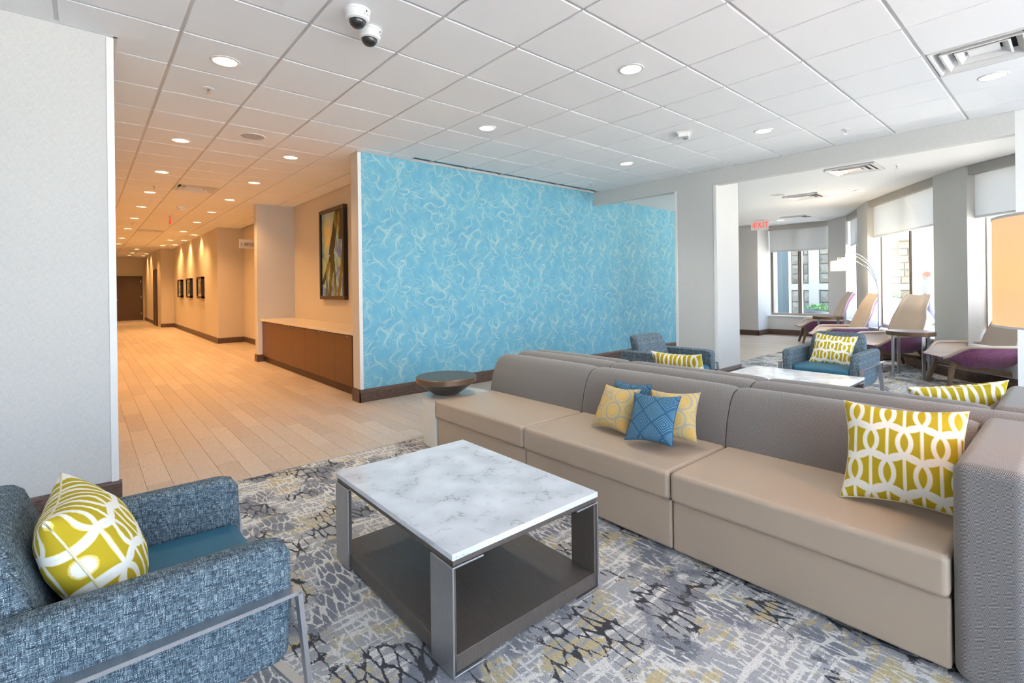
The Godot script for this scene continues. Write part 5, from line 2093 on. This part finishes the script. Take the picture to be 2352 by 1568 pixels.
func build_outside() -> void:
	var s := Sh.new()
	s.bx(7.2, 60.0, -0.25, -0.03, -12.0, 30.0)
	s.bx(-20.0, 7.2, -0.25, -0.03, 3.6, 30.0)
	var g := obj("ground_pavement", s, M.pavement)
	tag(g, "bright sunlit concrete paving outside the windows", "pavement", "", "structure")
	# stone wing seen through the far end window
	var a := thing("stone_facade", "rough limestone wing outside the far end window", "building", Vector3(17.6, 0, 0))
	obj("core", bxs(0.0, 0.6, -0.03, 9.0, -12.0, -4.6), M.mortar, a)
	stone_field(a, -6.28, -5.76, 1.4, 4.4, 10, 1)
	stone_field(a, -5.46, -4.6, 1.4, 4.4, 10, 2)
	obj("pilaster", bxs(-0.1, 0.0, -0.03, 4.6, -5.75, -5.47), M.cast_stone, a)
	obj("water_table", bxs(-0.09, 0.0, 1.18, 1.38, -6.28, -4.6), M.cast_stone, a)
	stone_field(a, -6.28, -4.6, 0.0, 1.18, 3, 3)
	var w := obj("window_frame", bxs(-0.06, 0.0, 0.4, 2.5, -6.78, -6.72), M.trim_white, a)
	obj("window_frame", bxs(-0.06, 0.0, 0.4, 2.5, -6.36, -6.29), M.trim_white, a)
	obj("window_frame", bxs(-0.06, 0.0, 2.5, 2.62, -7.6, -6.29), M.trim_white, a)
	obj("window_frame", bxs(-0.06, 0.0, 0.3, 0.4, -7.6, -6.29), M.trim_white, a)
	obj("window_pane", bxs(-0.03, -0.01, 0.4, 2.5, -6.72, -6.36), M.window_dark, a)
	obj("window_pane", bxs(-0.03, -0.01, 0.4, 2.5, -7.6, -6.78), M.window_dark, a)
	# stone wing seen through the window with the passer-by
	var b := thing("stone_facade", "limestone wall section outside the window with the passer-by", "building", Vector3(22.1, 0, 0))
	obj("core", bxs(0.0, 0.6, -0.03, 2.9, -5.3, -3.78), M.mortar, b)
	stone_field(b, -4.62, -3.78, 1.33, 2.85, 6, 5)
	obj("smooth_bay", bxs(-0.06, 0.0, -0.03, 2.9, -5.3, -4.64), M.cast_stone, b)
	obj("water_table", bxs(-0.1, 0.0, 1.12, 1.33, -4.62, -3.78), M.cast_stone, b)
	stone_field(b, -4.62, -3.78, 0.0, 1.12, 3, 6)
	obj("coping", bxs(-0.14, 0.66, 2.9, 3.05, -5.36, -3.74), M.cast_stone, b)
	# a paler building farther off
	var f := thing("pale_building", "pale building with green-tinted windows far behind the passer-by", "building", Vector3(34.0, 0, 0))
	obj("wall", bxs(0, 1.0, -0.03, 7.0, -6.0, 14.0), M.cast_stone, f)
	for k in 3:
		var z := -5.3 + k * 4.0
		obj("window_pane", bxs(-0.02, 0.0, 1.3, 3.3, z, z + 0.5), M.leaf_pale, f)
		obj("window_frame", bxs(-0.06, 0.0, 1.2, 3.4, z - 0.1, z), M.trim_white, f)
		obj("window_frame", bxs(-0.06, 0.0, 1.2, 3.4, z + 0.5, z + 0.6), M.trim_white, f)
		obj("window_frame", bxs(-0.05, 0.0, 2.25, 2.35, z, z + 0.5), M.trim_white, f)
	# planters and plants
	var p := planter("grey planter with bright green leaves outside the far end window", Vector3(16.5, -0.03, -5.25), 0.26, 0.38, 0.66, -0.12)
	foliage(p, "foliage", Vector3(0, 0.66, 0), Vector3(0.36, 0.16, 0.36), 220, 0.06, M.leaf_green, 21)
	p = planter("dark planter with red blossoms outside the far end window", Vector3(17.1, -0.03, -4.72), 0.2, 0.26, 0.9, 0.0)
	foliage(p, "foliage", Vector3(0, 0.95, 0), Vector3(0.26, 0.18, 0.26), 160, 0.055, M.leaf_green, 22)
	foliage(p, "blossom", Vector3(0, 1.06, 0), Vector3(0.27, 0.18, 0.27), 200, 0.05, M.petal_red, 23)
	p = planter("brown planter with a clipped shrub outside the passer-by's window", Vector3(20.6, -0.03, -4.25), 0.24, 0.34, 0.95, -0.08)
	foliage(p, "foliage", Vector3(0, 1.02, 0), Vector3(0.3, 0.18, 0.3), 240, 0.05, M.leaf_pale, 24)
	var r := thing("patio_rack", "low grey slatted rack below the planter outside", "rack", Vector3(19.2, -0.03, -4.1))
	for k in 7:
		obj("slat", bxs(-0.02, 0.02, 0.1, 0.6, -0.42 + k * 0.13, -0.36 + k * 0.13), M.planter, r)
	obj("top_bar", bxs(-0.03, 0.03, 0.6, 0.66, -0.45, 0.5), M.planter, r)
	obj("bottom_bar", bxs(-0.03, 0.03, 0.0, 0.1, -0.45, 0.5), M.planter, r)
	p = planter("low planter with a leafy shrub outside the nearest bay window", Vector3(15.4, -0.03, -1.2), 0.3, 0.4, 0.6, 0.0)
	foliage(p, "foliage", Vector3(0, 1.3, 0), Vector3(0.4, 0.9, 0.4), 500, 0.07, M.leaf_pale, 25)
	build_person()


func build_person() -> void:
	# walking away, seen from behind; bones as tapered capsules: a, b, radius a, radius b, colour index
	var d := thing("person", "person in a pale shirt and jeans walking past outside", "person", Vector3(20.5, -0.03, -3.3), facing(-0.1, -1.0))
	var cols := [M.skin.albedo_color, M.shirt.albedo_color, M.jeans.albedo_color, M.shoe.albedo_color]
	var bones := [
		[Vector3(0, 1.0, 0), Vector3(0.01, 1.2, 0), 0.15, 0.155, 1], [Vector3(0.01, 1.2, 0), Vector3(0.0, 1.4, 0), 0.16, 0.13, 1],
		[Vector3(0, 1.42, -0.15), Vector3(0, 1.42, 0.15), 0.075, 0.075, 1], [Vector3(0, 1.44, 0), Vector3(0.02, 1.56, 0), 0.055, 0.055, 0],
		[Vector3(0.03, 1.6, 0), Vector3(0.02, 1.68, 0), 0.085, 0.1, 0], [Vector3(0.1, 1.58, 0), Vector3(0.115, 1.6, 0), 0.03, 0.02, 0],
		[Vector3(0, 1.4, -0.2), Vector3(-0.06, 1.14, -0.25), 0.06, 0.048, 1], [Vector3(-0.06, 1.14, -0.25), Vector3(0.04, 0.92, -0.27), 0.044, 0.034, 0],
		[Vector3(0, 1.4, 0.2), Vector3(0.04, 1.14, 0.25), 0.06, 0.048, 1], [Vector3(0.04, 1.14, 0.25), Vector3(0.2, 0.98, 0.26), 0.044, 0.034, 0],
		[Vector3(0.04, 0.92, -0.27), Vector3(0.06, 0.84, -0.27), 0.036, 0.03, 0], [Vector3(0.2, 0.98, 0.26), Vector3(0.27, 0.95, 0.26), 0.036, 0.03, 0],
		[Vector3(0, 0.98, -0.08), Vector3(0.1, 0.52, -0.1), 0.1, 0.068, 2], [Vector3(0.1, 0.52, -0.1), Vector3(0.08, 0.1, -0.1), 0.064, 0.045, 2],
		[Vector3(0, 0.98, 0.08), Vector3(-0.06, 0.53, 0.1), 0.1, 0.068, 2], [Vector3(-0.06, 0.53, 0.1), Vector3(-0.24, 0.14, 0.1), 0.064, 0.045, 2],
		[Vector3(0.06, 0.06, -0.1), Vector3(0.22, 0.045, -0.11), 0.05, 0.04, 3], [Vector3(-0.26, 0.1, 0.1), Vector3(-0.13, 0.045, 0.11), 0.05, 0.04, 3]]
	var cs := 0.026
	var lo := Vector3(-0.42, -0.02, -0.42)
	var n := Vector3i(32, 70, 32)
	var fld := PackedFloat32Array()
	fld.resize((n.x + 1) * (n.y + 1) * (n.z + 1))
	fld.fill(1.0)
	for b in bones:
		var a: Vector3 = b[0]
		var e: Vector3 = b[1]
		var rm: float = maxf(b[2], b[3]) + 0.08
		var c0 := ((a.min(e) - Vector3.ONE * rm - lo) / cs).floor()
		var c1 := ((a.max(e) + Vector3.ONE * rm - lo) / cs).ceil()
		var ab := e - a
		var ll := ab.length_squared()
		for x in range(maxi(0, int(c0.x)), mini(n.x, int(c1.x)) + 1):
			for y in range(maxi(0, int(c0.y)), mini(n.y, int(c1.y)) + 1):
				for z in range(maxi(0, int(c0.z)), mini(n.z, int(c1.z)) + 1):
					var p := lo + Vector3(x, y, z) * cs
					var t := clampf((p - a).dot(ab) / ll, 0.0, 1.0)
					var dd := p.distance_to(a + ab * t) - lerpf(b[2], b[3], t)
					var i := (x * (n.y + 1) + y) * (n.z + 1) + z
					var k := 0.035
					var h := clampf(0.5 + 0.5 * (fld[i] - dd) / k, 0.0, 1.0)
					fld[i] = lerpf(fld[i], dd, h) - k * h * (1.0 - h)
	var vid := {}
	var vs := PackedVector3Array()
	var ns := PackedVector3Array()
	var vc := PackedColorArray()
	var at := func(x: int, y: int, z: int) -> float:
		return fld[(x * (n.y + 1) + y) * (n.z + 1) + z]
	for x in n.x:
		for y in n.y:
			for z in n.z:
				var sum := Vector3.ZERO
				var cnt := 0
				var base := (x * (n.y + 1) + y) * (n.z + 1) + z
				var c000 := fld[base]
				if absf(c000) > 0.09:
					continue
				for e in [[0, 0, 0, 1, 0, 0], [0, 1, 0, 1, 1, 0], [0, 0, 1, 1, 0, 1], [0, 1, 1, 1, 1, 1], [0, 0, 0, 0, 1, 0], [1, 0, 0, 1, 1, 0], [0, 0, 1, 0, 1, 1], [1, 0, 1, 1, 1, 1], [0, 0, 0, 0, 0, 1], [1, 0, 0, 1, 0, 1], [0, 1, 0, 0, 1, 1], [1, 1, 0, 1, 1, 1]]:
					var f0: float = at.call(x + e[0], y + e[1], z + e[2])
					var f1: float = at.call(x + e[3], y + e[4], z + e[5])
					if (f0 < 0.0) != (f1 < 0.0):
						sum += Vector3(e[0], e[1], e[2]).lerp(Vector3(e[3], e[4], e[5]), f0 / (f0 - f1))
						cnt += 1
				if cnt:
					var p := lo + (Vector3(x, y, z) + sum / cnt) * cs
					vid[Vector3i(x, y, z)] = vs.size()
					vs.append(p)
					ns.append(Vector3(at.call(x + 1, y, z) - c000, at.call(x, y + 1, z) - c000, at.call(x, y, z + 1) - c000).normalized())
					var best := 9.0
					var ci := 0
					for b in bones:
						var ab: Vector3 = b[1] - b[0]
						var t := clampf((p - b[0]).dot(ab) / ab.length_squared(), 0.0, 1.0)
						var dd: float = p.distance_to(b[0] + ab * t) - lerpf(b[2], b[3], t)
						if dd < best:
							best = dd
							ci = b[4]
					vc.append(cols[ci].srgb_to_linear())
	var idx := PackedInt32Array()
	for q in vid:
		for ax in 3:
			var o := Vector3i.ZERO
			o[ax] = 1
			var f0: float = at.call(q.x, q.y, q.z)
			var f1: float = at.call(q.x + o.x, q.y + o.y, q.z + o.z)
			if (f0 < 0.0) == (f1 < 0.0):
				continue
			var u := Vector3i.ZERO
			var w := Vector3i.ZERO
			u[(ax + 1) % 3] = 1
			w[(ax + 2) % 3] = 1
			var k := [q, q - u, q - u - w, q - w]
			if not (vid.has(k[1]) and vid.has(k[2]) and vid.has(k[3])):
				continue
			var i := [vid[k[0]], vid[k[1]], vid[k[2]], vid[k[3]]]
			for t in [[0, 1, 2], [0, 2, 3]]:
				var A: int = i[t[0]]
				var B: int = i[t[1]]
				var C: int = i[t[2]]
				if (vs[C] - vs[A]).cross(vs[B] - vs[A]).dot(ns[A] + ns[B] + ns[C]) < 0.0:
					idx.append_array(PackedInt32Array([A, C, B]))
				else:
					idx.append_array(PackedInt32Array([A, B, C]))
	# fingers, rooted in each palm
	var fs := Sh.new()
	for hnd in [[Vector3(0.06, 0.85, -0.27), Vector3(0.1, -1.0, 0)], [Vector3(0.265, 0.95, 0.26), Vector3(0.9, -0.4, 0)]]:
		var dirv: Vector3 = hnd[1].normalized()
		var curl := Vector3(dirv.y, -dirv.x, 0) * -0.35
		for k in 4:
			var root: Vector3 = hnd[0] + dirv * 0.015 + Vector3(0, 0, 1).rotated(dirv, PI / 2) * (k - 1.5) * 0.017
			var l: float = [0.062, 0.072, 0.068, 0.052][k]
			fs.tube([root, root + dirv * l * 0.5, root + dirv * l * 0.8 + curl * l * 0.5, root + dirv * l + curl * l], 0.009, 6, 0.007)
		fs.tube([hnd[0], hnd[0] + (dirv * 0.5 + Vector3(0.5, 0.0, 0.3)) * 0.04, hnd[0] + (dirv * 0.9 + Vector3(0.5, 0.0, 0.3)) * 0.06], 0.011, 6, 0.008)
	var sk: Color = cols[0].srgb_to_linear()
	for i in fs.v.size():
		idx.append(vs.size())
		vs.append(fs.v[i])
		ns.append(fs.n[i])
		vc.append(sk)
	var arr := []
	arr.resize(Mesh.ARRAY_MAX)
	arr[Mesh.ARRAY_VERTEX] = vs
	arr[Mesh.ARRAY_NORMAL] = ns
	arr[Mesh.ARRAY_COLOR] = vc
	arr[Mesh.ARRAY_INDEX] = idx
	var m := ArrayMesh.new()
	m.add_surface_from_arrays(Mesh.PRIMITIVE_TRIANGLES, arr)
	var bm := mat("body", Color.WHITE, 0.85)
	bm.vertex_color_use_as_albedo = true
	obj("body", m, bm, d)
	var hs := Sh.new()
	var prof := []
	for i in 8:
		var t := PI * 0.62 * i / 7.0
		prof.append(Vector2(0.112 * sin(t), 0.12 * cos(t)))
	hs.xf = Transform3D(Basis(Vector3.BACK, 0.45), Vector3(0.005, 1.66, 0))
	hs.lathe(prof, 18, true)
	obj("hair", hs, M.hair, d)


# ---------------------------------------------------------------- build
func _ready() -> void:
	rng.seed = 1
	# camera: level, shifted lens
	var cam := Camera3D.new()
	cam.name = "camera"
	add_child(cam)
	cam.position = Vector3(0, 1.39, 0)
	cam.basis = Basis(Vector3.UP, -0.7153) * Basis(Vector3.BACK, -0.0129)
	cam.projection = Camera3D.PROJECTION_FRUSTUM
	cam.near = 0.05
	cam.far = 200.0
	cam.size = 2.0 * 0.05 * 784.0 / 1135.5
	cam.frustum_offset = Vector2((1176.0 - 1180.0) / 1135.5, -(784.0 - 659.4) / 1135.5) * 0.05
	cam.current = true
	# sky, sun, exposure
	var env := Environment.new()
	env.background_mode = Environment.BG_SKY
	var sky := Sky.new()
	var sm := ProceduralSkyMaterial.new()
	sm.sky_top_color = c8(160, 196, 238)
	sm.sky_horizon_color = c8(232, 240, 250)
	sm.ground_horizon_color = c8(214, 212, 206)
	sm.ground_bottom_color = c8(190, 188, 182)
	sm.sky_energy_multiplier = 1.0
	sky.sky_material = sm
	env.sky = sky
	env.background_energy_multiplier = 5.6
	env.tonemap_mode = Environment.TONE_MAPPER_LINEAR
	env.tonemap_exposure = 1.82
	env.sdfgi_enabled = true
	env.ssao_enabled = true
	env.ssil_enabled = true
	var we := WorldEnvironment.new()
	we.name = "world"
	we.environment = env
	add_child(we)
	var sun := DirectionalLight3D.new()
	sun.name = "sun"
	sun.light_color = Color(1.0, 0.98, 0.95)
	sun.light_energy = 16.0
	sun.light_angular_distance = 0.6
	sun.shadow_enabled = true
	sun.sky_mode = DirectionalLight3D.SKY_MODE_LIGHT_ONLY
	add_child(sun)
	sun.basis = Basis.looking_at(Vector3(-0.6, -0.7, 0.35).normalized(), Vector3.UP)

	make_materials()
	for c in [Vector2i(6, -3), Vector2i(0, 12), Vector2i(0, 24), Vector2i(0, 44)]:
		vent_cells[c] = true
	build_floor()
	build_ceiling()
	build_walls()
	build_sofas()
	build_chairs()
	build_tables()
	build_niche()
	build_lamps()
	build_pillows()
	build_ceiling_fittings()
	build_outside()
